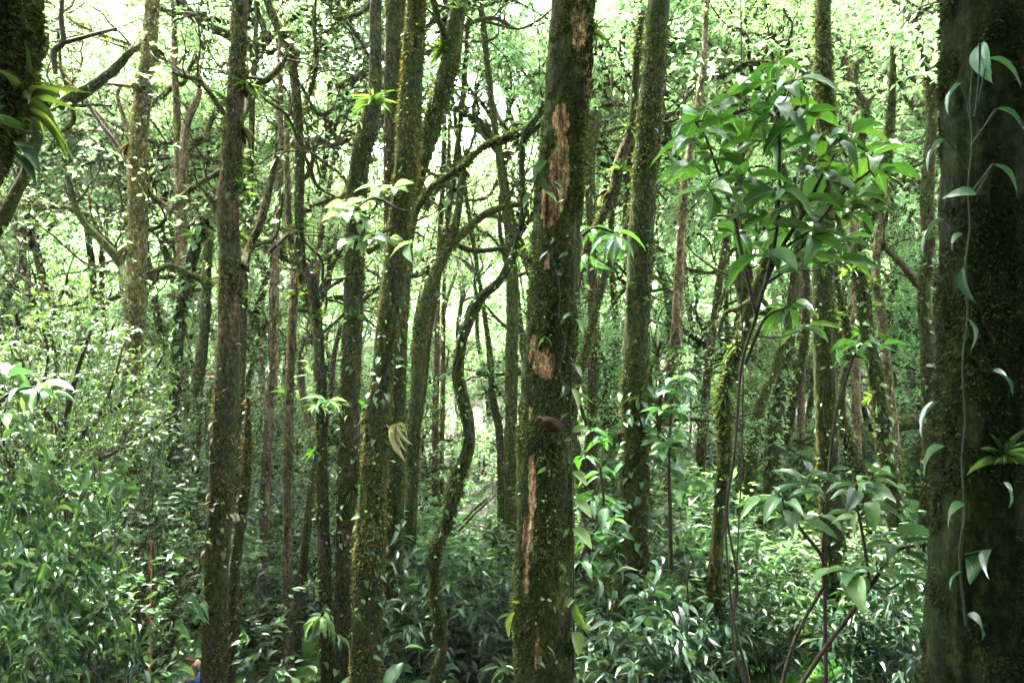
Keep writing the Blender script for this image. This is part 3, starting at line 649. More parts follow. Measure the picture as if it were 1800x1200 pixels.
PRO = {
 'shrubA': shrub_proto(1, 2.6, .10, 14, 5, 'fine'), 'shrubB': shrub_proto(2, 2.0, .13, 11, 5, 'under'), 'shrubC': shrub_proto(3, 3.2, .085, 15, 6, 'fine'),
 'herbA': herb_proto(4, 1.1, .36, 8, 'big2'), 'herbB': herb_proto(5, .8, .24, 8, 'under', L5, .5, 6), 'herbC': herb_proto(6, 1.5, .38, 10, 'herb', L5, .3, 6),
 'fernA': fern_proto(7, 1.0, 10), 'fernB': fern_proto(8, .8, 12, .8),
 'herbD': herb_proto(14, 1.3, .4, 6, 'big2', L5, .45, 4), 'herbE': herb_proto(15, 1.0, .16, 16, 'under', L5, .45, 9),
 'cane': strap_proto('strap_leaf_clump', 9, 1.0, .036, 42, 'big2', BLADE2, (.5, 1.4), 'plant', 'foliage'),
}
WORD = {'shrubA': 'fine-leaved dark shrub', 'shrubB': 'loose shrub with small glossy leaves', 'lanceb': 'lance-leaved shrub', 'herbD': 'huge-leaved herb', 'herbE': 'small-leaved bushy herb', 'shrubC': 'tall bushy fine-leaved shrub', 'herbA': 'broad-leaved herb', 'herbB': 'low round-leaved herb', 'herbC': 'tall lance-leaved herb', 'fernA': 'arching green fern', 'fernB': 'low drooping fern', 'cane': 'clump of long strap leaves'}
used = set()
def place(kind, x, y, s=1, rz=0, label=None, dz=0, group=None, tilt=0, z=None):
    o = PRO[kind]
    if kind in used: o = copy_tree(o)
    used.add(kind)
    o.location = (float(x), float(y), (float(ground_z(x, y)) if z is None else float(z))+dz); o.rotation_euler = (tilt, 0, rz); o.scale = (s, s, s)
    zn = zone(x, y); lab = label or f'{depthw(y)} {WORD[kind]} {zn}'
    o['label'] = lab; o['group'] = group or lab[:70]; return o
def open_spot(px, y, x):
    if 285 < px < 420 and y < 10.5: return False
    if abs(x-path_x(y)) < .9 and 8 < y < 15.5: return False
    if 250 < px < 345 and y < 9.6: return False
    if 470 < px < 560 and 10 < y < 13.2: return False
    return True
def scatter(kinds, n, y0, y1, pw, smin, smax, seed, pxr=(-150, 1950)):
    g = np.random.default_rng(seed); k = 0; t = 0
    while k < n and t < n*6:
        t += 1; y = y0+(y1-y0)*g.random()**pw; px = g.uniform(*pxr); x = (px-900)/F*y
        if not open_spot(px, y, x): continue
        place(kinds[g.integers(0, len(kinds))], x, y, g.uniform(smin, smax), g.uniform(0, 6.28)); k += 1
scatter(['shrubA', 'shrubB', 'shrubC'], 120, 13, 42, .9, .6, 1.25, 21)
scatter(['herbA', 'herbC', 'herbB'], 110, 9.5, 24, 1.2, .7, 1.3, 22)
scatter(['fernA', 'fernB'], 130, 9.5, 22, 1.2, .9, 1.8, 23)
scatter(['cane'], 34, 9, 17, 1, .8, 1.4, 24, (980, 1420))
scatter(['herbD', 'herbE'], 70, 9.5, 22, 1.2, .7, 1.3, 25)
scatter(['cane'], 20, 9.5, 20, 1, .8, 1.4, 26)
print('plants', time.time()-T0)

# undergrowth too dense to count: low leaves over the whole floor
def undergrowth():
    g = np.random.default_rng(31); m = M(); n = 42000
    y = 7+30*g.random(n)**1.1; px = g.uniform(-150, 1950, n); x = (px-900)/F*y
    k = (np.abs(x-path_x(y)) > .6) | (y > 17); y, x = y[k], x[k]; n = len(x)
    q = vnoise(np.stack([x*.7, y*.7, x*0], -1), 9)
    z = ground_z(x, y)+g.random(n)**.8*(.1+.5*q)
    az = g.uniform(0, 6.28, n); d = np.stack([np.cos(az), np.sin(az), g.normal(.1, .3, n)], -1); l = g.uniform(.07, .2, n)*g.choice([.8, 1, 1.7, 2.2], n)
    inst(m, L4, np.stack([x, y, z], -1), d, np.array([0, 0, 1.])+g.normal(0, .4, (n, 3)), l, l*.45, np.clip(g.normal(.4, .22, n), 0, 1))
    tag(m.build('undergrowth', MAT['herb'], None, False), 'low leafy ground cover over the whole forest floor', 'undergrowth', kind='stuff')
undergrowth()

# ---------------------------------------------------------------- big bushes of the near slope
bigbush = shrub_proto(41, 5.2, .1, 30, 6, 'fine', nch=(5, 4, 4), lean=.2); PRO['bigbush'] = bigbush
lanceb = shrub_proto(42, 2.5, .23, 7, 7, 'lance', L5, .28, (4, 3, 2), lean=.3); PRO['lanceb'] = lanceb
def at_px(kind, px, d, topy, h0, label, rz=0):
    """stands a copy at that bearing, scaled so that its top reaches the height seen at topy"""
    p = P(px, topy, d); gz = float(ground_z(p[0], p[1])); sc_ = max(.3, (p[2]-gz)/h0); o_ = place(kind, p[0], p[1], min(sc_, 1.7), rz, label, dz=max(0, .35*(sc_-1.5)*h0) if kind == 'cane' else 0); q_ = {'bigbush': .58, 'lanceb': .48 if px < 200 else .8}.get(kind, 1); o_.scale = (o_.scale[0]*q_, o_.scale[1]*q_, o_.scale[2])
at_px('bigbush', -10, 9.6, 535, 5.0, 'tallest fine-leaved bush at the edge of the view by the corner trunk', .4)
at_px('bigbush', 120, 10.4, 640, 5.0, 'rounded fine-leaved bush in front of the pale straight trunk', 2.1)
at_px('bigbush', 245, 11.8, 640, 5.0, 'fine-leaved bush squeezed between the pale and the brown trunk', 2.9)
at_px('shrubC', 300, 14.5, 640, 3.0, 'airy bush filling the gap behind the pale straight trunk', 3.9)
at_px('bigbush', 60, 8.2, 740, 4.9, 'dark lower bush under the rounded one, above the lance-leaved shrubs', 1.0)
at_px('shrubC', 150, 9.6, 900, 3.0, 'dark fine-leaved shrub hanging over the orange stake', 1.2)
at_px('shrubC', 130, 8.6, 850, 3.0, 'dark shrub at the foot of the pale straight trunk', 4.2)
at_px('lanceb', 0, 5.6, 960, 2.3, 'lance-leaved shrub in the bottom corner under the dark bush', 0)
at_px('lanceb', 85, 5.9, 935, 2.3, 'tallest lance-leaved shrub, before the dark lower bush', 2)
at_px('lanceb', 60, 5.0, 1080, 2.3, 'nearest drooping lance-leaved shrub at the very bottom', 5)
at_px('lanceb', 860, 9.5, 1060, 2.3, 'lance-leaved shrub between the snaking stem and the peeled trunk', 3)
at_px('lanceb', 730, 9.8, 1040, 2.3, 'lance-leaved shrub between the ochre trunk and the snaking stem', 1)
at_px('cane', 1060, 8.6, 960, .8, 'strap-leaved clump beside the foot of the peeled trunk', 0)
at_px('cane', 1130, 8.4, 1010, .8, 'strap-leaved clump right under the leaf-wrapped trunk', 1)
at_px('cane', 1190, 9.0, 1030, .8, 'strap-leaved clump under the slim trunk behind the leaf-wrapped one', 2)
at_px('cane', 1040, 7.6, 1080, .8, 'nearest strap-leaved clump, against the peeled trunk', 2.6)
for i, (px, d, ty, k) in enumerate([(1100,7.6,1100,'lanceb'),(1190,8,1110,'lanceb'),(1340,8.4,1040,'lanceb'),(1560,8,1050,'lanceb'),(1230,9.4,960,'shrubB'),(1340,10.5,930,'shrubB'),(1400,9.6,1000,'herbA'),(1540,9.8,930,'shrubB'),(1620,8.8,1000,'lanceb'),(1180,10.5,850,'shrubB'),(1060,10,880,'shrubA'),(850,11,960,'shrubB'),(740,12,900,'shrubB'),(700,9.6,1100,'herbA'),(460,14.5,960,'shrubB'),(420,12.5,880,'shrubA'),(500,15,860,'shrubA'),(450,11.4,1080,'herbC'),(345,11.5,1040,'fernA'),(290,10.6,1050,'fernA'),(310,9.9,1090,'herbC'),(590,12,1050,'fernA'),(560,9.4,1130,'herbC'),(1090,8.6,1060,'fernA'),(1180,8.4,1080,'fernA'),(1250,8.8,1050,'fernA'),(1370,8.2,1100,'fernA'),(800,9,1130,'fernA'),(880,8.6,1120,'fernA'),(700,8.8,1130,'fernA'),(590,9.2,1150,'fernA'),(1130,7.8,1150,'fernA'),(1420,9,1080,'fernA')]):
    at_px(k, px, d, ty, {'lanceb': 2.3, 'shrubA': 2.4, 'shrubB': 1.9, 'herbA': 1.1, 'herbC': 1.5, 'fernA': .7}[k], None, i)

# ---------------------------------------------------------------- single big leaves, given by where base and tip stand
def hleaf(m, b, t, wpx, d, roll=0.0, a=.5, tpl=BIG, dt=0.0, mi=0):
    p0 = P(b[0], b[1], d); p1 = P(t[0], t[1], d+dt); v = p1-p0; L = np.linalg.norm(v); dd = v/L
    s = np.cross(dd, [0, 1, 0]); n = unit(np.cross(s, dd)); n = n*(1 if n[2] > 0 else -1)*1.0
    up = np.array([0, 0, 1.]); base = unit(up-dd*np.dot(up, dd)) if abs(dd[2]) < .9 else np.array([0, -1., 0])
    nn = unit(base*math.cos(roll)+np.cross(dd, base)*math.sin(roll))
    inst(m, tpl, p0, dd, nn, L, wpx/F*d, a, mi)
def pxtube(m, pts, d, sides=6, step=.05, amp=.08, mi=0, seed=0, d2=None):
    q = [P(x, y, d if d2 is None else d+(d2-d)*i/(len(pts)-1)) for i, (x, y, w) in enumerate(pts)]; r = [w/2/F*d for x, y, w in pts]
    t = Tube(q, r, sides, step, amp, seed); t.into(m, mi=mi); return t
def finish(root, st, lv, stmat, lvmats, names=('stem', 'foliage')):
    for mm, nm, mt in ((st, names[0], stmat), (lv, names[1], lvmats)):
        if mm.n:
            o = mm.build(nm, mt, root); bl = root.location; vs = np.empty(len(o.data.vertices)*3); o.data.vertices.foreach_get('co', vs)
            vs = vs.reshape(-1, 3)-np.array(bl); o.data.vertices.foreach_set('co', vs.ravel()); o.data.update()

# climbing plant on the huge dark trunk
vd = 3.08
root = empty('climbing_plant', P(1705, 1100, vd), 'waxy-leaved climber with long petioles on the huge dark trunk', 'vine')
st, lv = M(), M()
pxtube(st, [(1712,90,3),(1705,180,3),(1709,255,4),(1702,330,4),(1705,400,4),(1698,460,4),(1701,560,4),(1692,640,4),(1697,740,4),(1691,800,4),(1695,900,5),(1687,980,5),(1698,1100,5)], vd, 6)
V25 = [((1729,74),(1710,143),46,1.35,.9),((1690,147),(1636,180),22,.3,.3),((1663,246),(1598,278),24,.4,.3),((1750,192),(1812,193),16,.2,.5),((1735,103),(1815,109),14,.2,.8),((1716,342),(1667,326),24,-.9,.95),
 ((1745,289),(1812,308),14,.2,.4),((1660,386),(1586,420),28,.4,.25),((1692,411),(1650,432),18,.9,.9),((1660,784),(1588,812),26,.9,.85),((1696,886),(1638,906),30,1.0,.8),((1762,848),(1806,884),22,.7,.6),
 ((1742,966),(1708,1008),34,1.1,.7),((1698,980),(1744,1034),56,1.2,.2),((1652,704),(1588,738),22,.2,.2),((1745,652),(1806,668),28,.5,.2),((1700,560),(1740,600),22,.4,.2),((1693,470),(1688,540),20,1.2,.25),((1690,1005),(1652,1020),24,.6,.6),((1700,1080),(1760,1110),30,.6,.2)]
PET = [((1722,76),(1716,190)),((1690,148),(1704,205)),((1664,247),(1702,300)),((1750,193),(1706,256)),((1735,104),(1712,205)),((1716,341),(1745,290)),((1745,289),(1702,345)),((1660,386),(1700,430)),((1692,412),(1700,440)),((1660,784),(1694,800)),((1696,886),(1694,930)),((1742,966),(1696,975))]
for b, t_, w_, ro, a in V25: hleaf(lv, b, t_, w_, vd-.06, ro, a, BIGD)
for a, b in PET: pxtube(st, [(a[0], a[1], 4), ((a[0]+b[0])/2+2, (a[1]+b[1])/2-2, 2.5), (b[0], b[1], 3)], vd-.05, 5)
finish(root, st, lv, MAT['stem'], MAT['bigdark'])

# big-leaved shrub in the open
def leafy(name, label, cat, d, stems, nodes, L, mat, seed, ratio=.36, tpl=BIG, base=None, droop=.1, stmat='twig', djit=.5, pale=.1):
    g = np.random.default_rng(seed); b = stems[0][0]; root = empty(name, P(b[0], b[1], d), label, cat); st, lv = M(), M(); allp = []
    for s in stems:
        t = pxtube(st, s, d, 7, .05, .1, seed=seed); allp.append(t.p)
    allp = np.concatenate(allp)
    for (x, y, n, *sc) in nodes:
        s = sc[0] if sc else 1.0; q = P(x, y, d+g.uniform(-djit, djit)*.6)
        dist = np.linalg.norm(allp-q, axis=1)+2.0*np.clip(allp[:, 2]-q[2]+.05, 0, 9); a = allp[dist.argmin()]
        md = (a+q)/2+np.array([0, 0, -.04]); Tube([a, md, q], [.006, .0045, .003], 5, .06, .05).into(st)
        ph = g.uniform(0, 6.28)
        for k in range(n+2):
            az = ph+k*2.4; el = g.uniform(-.45, .5); dd = unit(np.array([math.cos(az)*math.cos(el), math.sin(az)*math.cos(el), math.sin(el)])+unit(q-a)*.35+[0, 0, -droop])
            l = L*s*g.uniform(.4, 1.25); nn = unit(np.array([0, 0, 1.])+g.normal(0, .35, 3))
            p0 = q+dd*.02-unit(q-a)*.03*(k//2)
            inst(lv, tpl if g.random() < .6 else BIGD, p0, dd, nn, l, l*ratio*g.uniform(.75, 1.2), min(1, max(0, g.normal(.5, .25)+(.5 if g.random() < pale else 0))))
    finish(root, st, lv, MAT[stmat], MAT[mat]); return root
leafy('broad_leaved_shrub', 'big-leaved shrub spreading sunlit whorls of leaves in front of the straight mossy trunk', 'shrub', 5.0,
 [[(1318,1230,5),(1288,1120,5),(1296,1020,4.5),(1278,900,4.5),(1292,790,4.5),(1304,640,5),(1328,560,6),(1345,500,7),(1372,440,8),(1415,370,7),(1455,290,6),(1490,240,4)],
  [(1345,500,7),(1366,400,6),(1370,300,6),(1369,200,5),(1362,140,3)], [(1330,560,7),(1305,450,6),(1290,380,6),(1262,300,5),(1240,240,4),(1222,215,3)], [(1372,440,6),(1430,400,5),(1480,340,5),(1530,300,4)],
  [(1345,500,5),(1385,470,5),(1420,420,5),(1450,410,3)], [(1310,640,6),(1345,560,5),(1385,540,4)]],
 [(1366,110,4),(1330,150,5),(1395,140,4),(1360,185,6),(1300,180,4),(1245,190,5),(1215,240,6),(1222,290,4),(1420,195,5),(1455,235,6),(1500,235,5),(1525,270,5),(1300,240,5),(1345,245,5),(1265,270,5),(1395,260,5),(1430,290,6),(1490,300,6),(1545,300,5),(1310,310,6),(1280,345,5),(1365,330,6),(1405,350,6),(1455,350,6),(1500,370,6),(1330,385,5),(1295,410,4),(1385,400,6),(1435,410,6),(1480,420,5),(1245,330,4),(1350,440,4),(1400,455,5),(1510,345,5),(1390,540,6,.9),(1415,575,4,.8),(1470,460,4),(1270,220,5)], .26, 'big', 51, .38)
leafy('sapling', 'young sapling with pale upturned leaves bending in front of the straight mossy trunk', 'sapling', 4.2,
 [[(1372,1215,8),(1392,1140,7),(1418,1080,7),(1448,1030,7),(1452,1005,6),(1440,970,6),(1408,930,5),(1390,895,4)], [(1448,1030,6),(1447,960,5),(1450,920,4)]],
 [(1388,888,8),(1375,875,4),(1350,880,3),(1440,905,3,.8),(1425,835,5,.9),(1455,830,3,.7)], .2, 'herb', 52, .36, djit=.2, pale=.35)
leafy('sapling', 'forking sapling whose broad grey-green leaves hang before the swaying trunk', 'sapling', 3.9,
 [[(1400,1215,9),(1450,1140,8),(1500,1072,8),(1530,1030,7),(1556,990,6),(1580,965,6),(1640,955,5),(1700,945,4)], [(1530,1030,6),(1515,930,5),(1505,880,4),(1508,850,3)]],
 [(1500,1010,5,.95),(1540,985,4,1),(1575,985,4,.95),(1470,1000,4),(1560,945,5),(1510,900,4,.8),(1505,850,6,.9),(1535,835,5,.9),(1600,950,3,.8),(1625,945,3,.7),(1530,880,4,.8),(1600,1010,4,1),(1655,935,2,.8)], .185, 'herb', 53, .36, djit=.25, pale=.3)
leafy('sapling', 'thin sapling topped by one rosette of pale leaves above the leaning dark stem', 'sapling', 4.6,
 [[(1452,1215,8),(1450,1000,7),(1456,850,6),(1470,725,6),(1488,665,5),(1502,625,4),(1512,606,4)]], [(1512,604,7,1),(1480,610,2,.8),(1545,608,3,.9)], .17, 'big', 54, .34, pale=.5, djit=.1)
leafy('leafy_sprig', 'cluster of silvery broad leaves at the edge of the view above the dark bush', 'plant', 4.0,
 [[(-60,1215,9),(-50,900,8),(-20,740,7),(20,690,5),(60,680,4)]], [(20,685,6),(60,680,5),(85,690,3,.8),(0,650,4,1.2),(10,720,4)], .15, 'herb', 55, .42, pale=.4)
leafy('leafy_sprig', 'spray of fresh green leaves hanging against the dark bending trunk', 'plant', 8.0,
 [[(720,372,7),(700,368,6),(672,352,5),(650,350,4),(615,375,3)], [(700,395,5),(670,410,4),(640,418,3)]], [(690,330,5),(668,330,4),(650,352,6),(625,375,6),(605,378,4),(640,380,5),(660,420,6),(625,422,5),(688,420,5,1.2),(735,428,4,1.2),(610,360,4)], .22, 'under', 56, .5, L5, pale=0)
leafy('leafy_sprig', 'long yellow-green leaves drooping in the gap beside the peeled trunk at mid height', 'plant', 7.6,
 [[(1018,420,7),(1035,405,6),(1055,400,5),(1080,410,4)]], [(1040,400,6,1.2),(1062,405,7,1.3),(1085,420,5,1.1),(1035,450,4,1)], .26, 'big', 57, .26, BIGD, droop=.35)
leafy('leafy_sprig', 'light-green broad leaves in the gap under the leaf-wrapped trunk', 'plant', 8.0,
 [[(1005,1020,8),(1030,960,6),(1060,900,5),(1055,820,4)]], [(1028,800,4),(1055,830,4,1.2),(1040,870,4,1.3),(1070,890,4,1.2),(1040,940,4,1.2),(1080,910,3),(1025,985,3,1.2),(1035,750,4,.9),(1060,770,4,.9)], .22, 'big', 58, .36, BIG, droop=.2)
leafy('leafy_sprig', 'dark-leaved sprig growing off the slim trunk behind the leaf-wrapped one', 'plant', 8.6,
 [[(1180,1000,8),(1178,900,7),(1176,800,6),(1182,700,4)]], [(1165,680,5),(1185,690,6),(1200,720,6),(1160,720,5),(1190,755,7),(1170,780,6),(1205,790,5),(1150,760,5),(1180,820,5),(1210,850,4),(1195,665,4)], .22, 'herb', 59, .5, pale=.35)
leafy('leafy_sprig', 'fan of drooping leaves sprouting from the kinked stem near its foot', 'plant', 8.8,
 [[(568,1075,6),(566,1080,5),(564,1084,4)]], [(566,1082,9,1.3),(560,1078,5,1.2),(600,1120,4,1)], .22, 'herb', 60, .2, BIGD, droop=.5, pale=.4)
leafy('leafy_sprig', 'small fan of stiff leaves halfway up the kinked stem', 'plant', 9.4, [[(562,712,6),(566,706,5),(575,702,4)]], [(578,704,8,1.2),(560,712,4,1),(600,712,4,.9)], .2, 'under', 61, .25, pale=.3)

gb = np.random.default_rng(88); nd = []
while len(nd) < 190:
    x, y = gb.uniform(-40, 350), gb.uniform(540, 790); q = ((x-120)/185)**2+((y-690)/150)**2
    if q < 1 and (q > .35 or gb.random() < .35): nd.append((x, y, 5, gb.uniform(.7, 1.2)))
leafy('bush', 'domed bush whose dark spreading branches show, in front of the pale straight trunk', 'bush', 8.8,
 [[(115,1250,16),(112,1000,14),(108,830,13),(112,770,12),(124,700,10),(140,640,8),(160,580,5)], [(112,780,10),(70,700,8),(40,640,6),(20,590,4)], [(110,790,10),(170,740,9),(225,700,7),(270,650,5),(290,620,3)], [(170,740,7),(200,670,5),(215,610,3)], [(70,700,6),(85,630,5),(75,575,3)], [(112,820,8),(60,790,7),(10,740,5),(-30,690,4)], [(112,830,8),(190,800,7),(260,760,5),(320,720,4)]],
 nd, .1, 'fine', 89, .42, L5, djit=1.1, pale=.05, droop=.2)
# dark strap leaves on the corner trunk, yellow hanging leaf beside the peeled one
root = empty('orchid', P(25, 262, 3.0), 'pair of dark glossy strap leaves on the shaggy corner trunk', 'plant'); lv = M(); st = M()
for b, t_, w_, a in [((24,250),(80,292),26,.6),((24,272),(74,318),20,.25),((26,262),(60,250),12,.5)]: hleaf(lv, b, t_, w_, 2.95, .5, a, BIG)
finish(root, st, lv, MAT['stem'], MAT['bigdark'])
root = empty('climbing_plant', P(965, 1180, 6.7), 'thin vine with scattered pale leaves climbing the face of the peeled trunk', 'vine'); lv = M(); st = M()
g = np.random.default_rng(63); pxtube(st, [(968,440,1.2),(978,480,1.3),(985,520,1.4),(982,560,1.4),(994,600,1.4),(985,650,1.5),(992,700,1.5),(982,750,1.5),(990,800,1.5),(996,850,1.6),(985,920,1.6),(972,1000,1.7),(984,1090,1.8),(965,1180,2)], 6.66, 5, .05)
for i in range(46):
    y = 300+880*g.random(); x = 968+g.normal(0, 26); s = g.uniform(8, 18); an = g.uniform(0, 6.28)
    hleaf(lv, (x, y), (x+s*math.cos(an), y+s*(.5+.5*math.sin(an))), s*.6, 6.60-.02*g.random(), g.uniform(-1, 1.2), g.uniform(.3, 1), HEART)
for b, t_, w_, a in [((945,300),(965,345),16,.1),((962,282),(925,320),22,.1),((935,340),(912,365),18,.1),((958,338),(985,352),14,1)]: hleaf(lv, b, t_, w_, 6.55, .6, a, BIG)
finish(root, st, lv, MAT['stem'], MAT['herb'])
root = empty('climbing_plant', P(1015, 1180, 6.9), 'creeper with yellow-green leaves down the shaded flank of the peeled trunk', 'vine'); lv = M(); st = M()
pxtube(st, [(1010,500,3),(1006,620,3),(1003,720,3),(1005,860,3),(1008,1000,3),(1008,1180,4)], 6.9, 5, .05)
for b, t_, w_, a in [((1004,682),(1028,722),22,.9),((1005,1110),(1030,1155),34,.8),((1012,1060),(1028,1120),22,.5),((1008,880),(1050,905),24,.5),((1006,930),(1052,960),26,.6),((1006,830),(1040,850),20,.5),((1005,640),(1030,660),16,.6),((1006,760),(1035,745),18,.4),((905,1075),(884,1118),18,.9),((918,1065),(896,1050),10,.9),((1012,560),(1034,590),16,.5)]: hleaf(lv, b, t_, w_, 6.86, .7, a, BIG)
finish(root, st, lv, MAT['stem'], MAT['bright'])

# ---------------------------------------------------------------- vines of small leaves wound on trunks
def vine(key, y0, y1, n, L, mat, label, seed, tpl=HEART, spread=1.0, cat='vine'):
    H = HERO[key]; g = np.random.default_rng(seed); t = H['tube']; base = H['base']
    W = t.p+base; py = 600+(CZ-W[:, 2])/W[:, 1]*F; idx = np.nonzero((py > y0) & (py < y1))[0]
    root = empty('climbing_plant', W[idx[-1]], label, cat); m, st = M(), M(); off = np.array(W[idx[-1]])
    for k in range(0 if cat == 'epiphyte' else 2):
        ph = g.uniform(-1.2, 1.2)-PI/2; a = [];
        for q, i in enumerate(idx[::2]):
            an = ph+.5*math.sin(q*.35+k); a.append(W[i]-off+np.array([math.cos(an), math.sin(an), 0])*(t.r[i]+.008))
        if len(a) > 2: Tube(a, [.006]*len(a), 5, .06, .1).into(st)
    i = idx[g.integers(0, len(idx), n)]; an = -PI/2+g.normal(0, 1.3*spread, n); o = np.stack([np.cos(an), np.sin(an), np.zeros(n)], -1)
    p = W[i]-off+o*(t.r[i]+.012)[:, None]+g.normal(0, .015, (n, 3)); d = unit(o*.7+g.normal(0, .5, (n, 3))+[0, 0, -.35])
    l = L*g.uniform(.6, 1.3, n); inst(m, tpl, p, d, unit(np.array([0, 0, 1.])*.8+o*.6+g.normal(0, .3, (n, 3))), l, l*.55, np.clip(g.normal(.55, .28, n), 0, 1))
    if st.n: st.build('stem', MAT['stem'], root)
    m.build('foliage', MAT[mat], root)
vine('T9', 590, 780, 34, .09, 'big', 'glossy round-leaved vine at mid height on the ochre trunk', 71)
vine('T9', 880, 1180, 26, .08, 'herb', 'sparse vine near the foot of the ochre trunk', 72)
vine('T14', 680, 960, 70, .12, 'herb', 'broad-leaved vine wrapped around the green-mossed trunk', 73)
vine('T14', 200, 640, 22, .06, 'big', 'tiny-leaved creeper on the upper part of the leaf-wrapped trunk', 74)
vine('T3', 600, 1000, 26, .1, 'dead', 'creeper with withered pale leaves on the brown trunk beside the hiker', 75, L5)
vine('T18', 560, 900, 50, .07, 'under', 'creeper on the twisting mossy stem', 76)
vine('T35', 540, 900, 150, .12, 'under', 'thick ivy covering the shadowy trunk beyond the twisting stem', 77)
vine('T20', 300, 1100, 40, .05, 'under', 'wispy creeper on the straight mossy trunk', 78)
vine('T7', 300, 1000, 60, .08, 'under', 'creeper with short leaves on the dark bending trunk', 79)
vine('T22', 400, 1000, 90, .09, 'under', 'leafy creeper on the swaying mossy trunk', 80)
vine('T21', 400, 1000, 70, .09, 'under', 'leafy creeper on the forked trunk', 81)
vine('T28', 340, 620, 120, .14, 'under', 'tangle of leaves on the leaning dark stem beside the brown trunk', 82, L5)
vine('T4', 250, 900, 50, .07, 'under', 'creeper on the slender brown pole', 83, L5)
vine('T5', 300, 1100, 50, .07, 'under', 'creeper on the kinked stem', 84, L5)
vine('T12', 200, 1000, 30, .05, 'under', 'few small leaves growing along the snaking stem', 85, L5)
vine('T2', 600, 1000, 40, .08, 'under', 'creeper low on the pale straight trunk', 86, L5)

# ---------------------------------------------------------------- bromeliads and other air plants
PRO['brom'] = strap_proto('bromeliad', 91, .34, .028, 26); PRO['brom2'] = strap_proto('bromeliad', 92, .26, .016, 34, 'brom', BLADE2, (0, 1.4)); PRO['tuft'] = strap_proto('hanging_tuft', 93, .4, .012, 30, 'mosswarm', BLADE, (-1.3, -.2), 'moss tuft')
SH = {k: v['label'] for k, v in HERO.items()}
NAMES = dict(T1='the shaggy corner trunk', T2='the pale straight trunk', T3='the brown trunk beside the hiker', T4='the slender brown pole', T5='the kinked stem', T7='the dark bending trunk', T8='the trunk behind the ochre one', T9='the ochre trunk', T10='the leaning bromeliad-laden trunk', T11='the leaning pale-green trunk', T12='the snaking stem', T13='the peeled trunk', T14='the leaf-wrapped trunk', T15='the slim trunk behind the leaf-wrapped one', T16='the dark bowed stem', T18='the twisting stem', T20='the straight mossy trunk', T21='the forked trunk', T22='the swaying trunk', T23='the trunk shadowing the swaying one', T25='the huge dark trunk', T28='the leaning dark stem', T6='the thin reddish stem', T29='the trunk beside the brown one')
g0 = np.random.default_rng(7)
for i, (k, H) in enumerate(HERO.items()):
    if k in ('T1', 'T11b', 'T25'): continue
    big = k in ('T13', 'T25', 'T26')
    vine(k, -50 if i % 3 else 250, 1150, {'T13': 200}.get(k, int(g0.integers(70, 170))), .05 if not big else .035, ['under', 'fern', 'mossleaf', 'herb'][i % 4], 'tiny leaves clinging to '+NAMES.get(k, 'the '+H['label']), 300+i, [L4, L5, RH][i % 3], 1.3, 'epiphyte')
def on_trunk(kind, key, y, side, s, what=None):
    H = HERO[key]; a = H['path']; x = np.interp(y, a[:, 1], a[:, 0]); w = np.interp(y, a[:, 1], a[:, 2]); d = H['d']
    p = P(x+side*w*.45, y, d-(.0 if abs(side) > .8 else w/2/F*d))
    hgt = 'high' if y < 250 else 'halfway up' if y < 650 else 'low'
    kn = {'brom': 'stiff-leaved green bromeliad', 'brom2': 'fine-leaved tufted bromeliad', 'tuft': 'hanging brown moss tuft'}[kind]
    g_ = np.random.default_rng(abs(int(x*7+y))); o = place(kind, p[0], p[1], s, g_.uniform(0, 6.28), what or f'{kn} {hgt} on {NAMES[key]}', z=p[2], tilt=g_.uniform(-.3, .3)); o.rotation_euler[1] = side*.5
    if what: del o['group']
on_trunk('brom', 'T7', 188, .3, .9, 'bromeliad with a small red flower at the bend of the dark bending trunk')
on_trunk('brom', 'T1', 190, 1, .75, 'arching bromeliad on the edge of the shaggy corner trunk')
on_trunk('brom2', 'T1', 215, .3, .5)
on_trunk('brom2', 'T25', 815, .75, .6, 'upright bromeliad perched on the huge dark trunk')
for k, ys in dict(T10=[20,80,95,130,165,200,260], T3=[160,185,240,300,330,345,420,520], T28=[335,350,380,420,450], T4=[230,262,300,350,560], T5=[60,230,400,560,720,800,1040], T7=[240,290,420,560,720,860], T22=[480,540,590,640,700], T14=[640,700,960], T21=[420,640,700], T13=[60,430,700], T18=[450,620,700], T2=[160,700,800], T9=[760], T8=[770,840], T16=[230,300], T15=[620,800], T12=[], T23=[500,600], T20=[560,1010], T6=[700,520], T11=[440,520], T29=[420,500]).items():
    for j, y in enumerate(ys):
        on_trunk(['brom', 'brom2', 'brom2'][(j+len(k)+y) % 3], k, y, [-1, 1, .4, -1, .9][(j*2+y//10) % 5], .6+.5*((y*13) % 10)/10)
for k, ys in dict(T2=[90,260,440], T11=[300,400], T3=[150,230], T16=[340], T8=[790], T21=[150], T15=[300], T10=[60,220], T5=[90,480], T14=[760]).items():
    for j, y in enumerate(ys): on_trunk('tuft', k, y, [-1, 1][(y//10) % 2], .5+.5*((y*7) % 10)/10)
root = empty('dead_bromeliad', P(694, 745, 8.2), 'withered yellow strap leaves hanging off the ochre trunk', 'dead plant'); lv, st = M(), M()
for b, t_, w_ in [((694,745),(690,808),7),((696,745),(704,800),8),((698,744),(718,790),6),((694,745),(684,775),6),((700,742),(722,765),5),((697,744),(698,820),5)]: hleaf(lv, b, t_, w_, 8.15, .6, .7, BLADE2)
finish(root, st, lv, MAT['stem'], MAT['dead'])

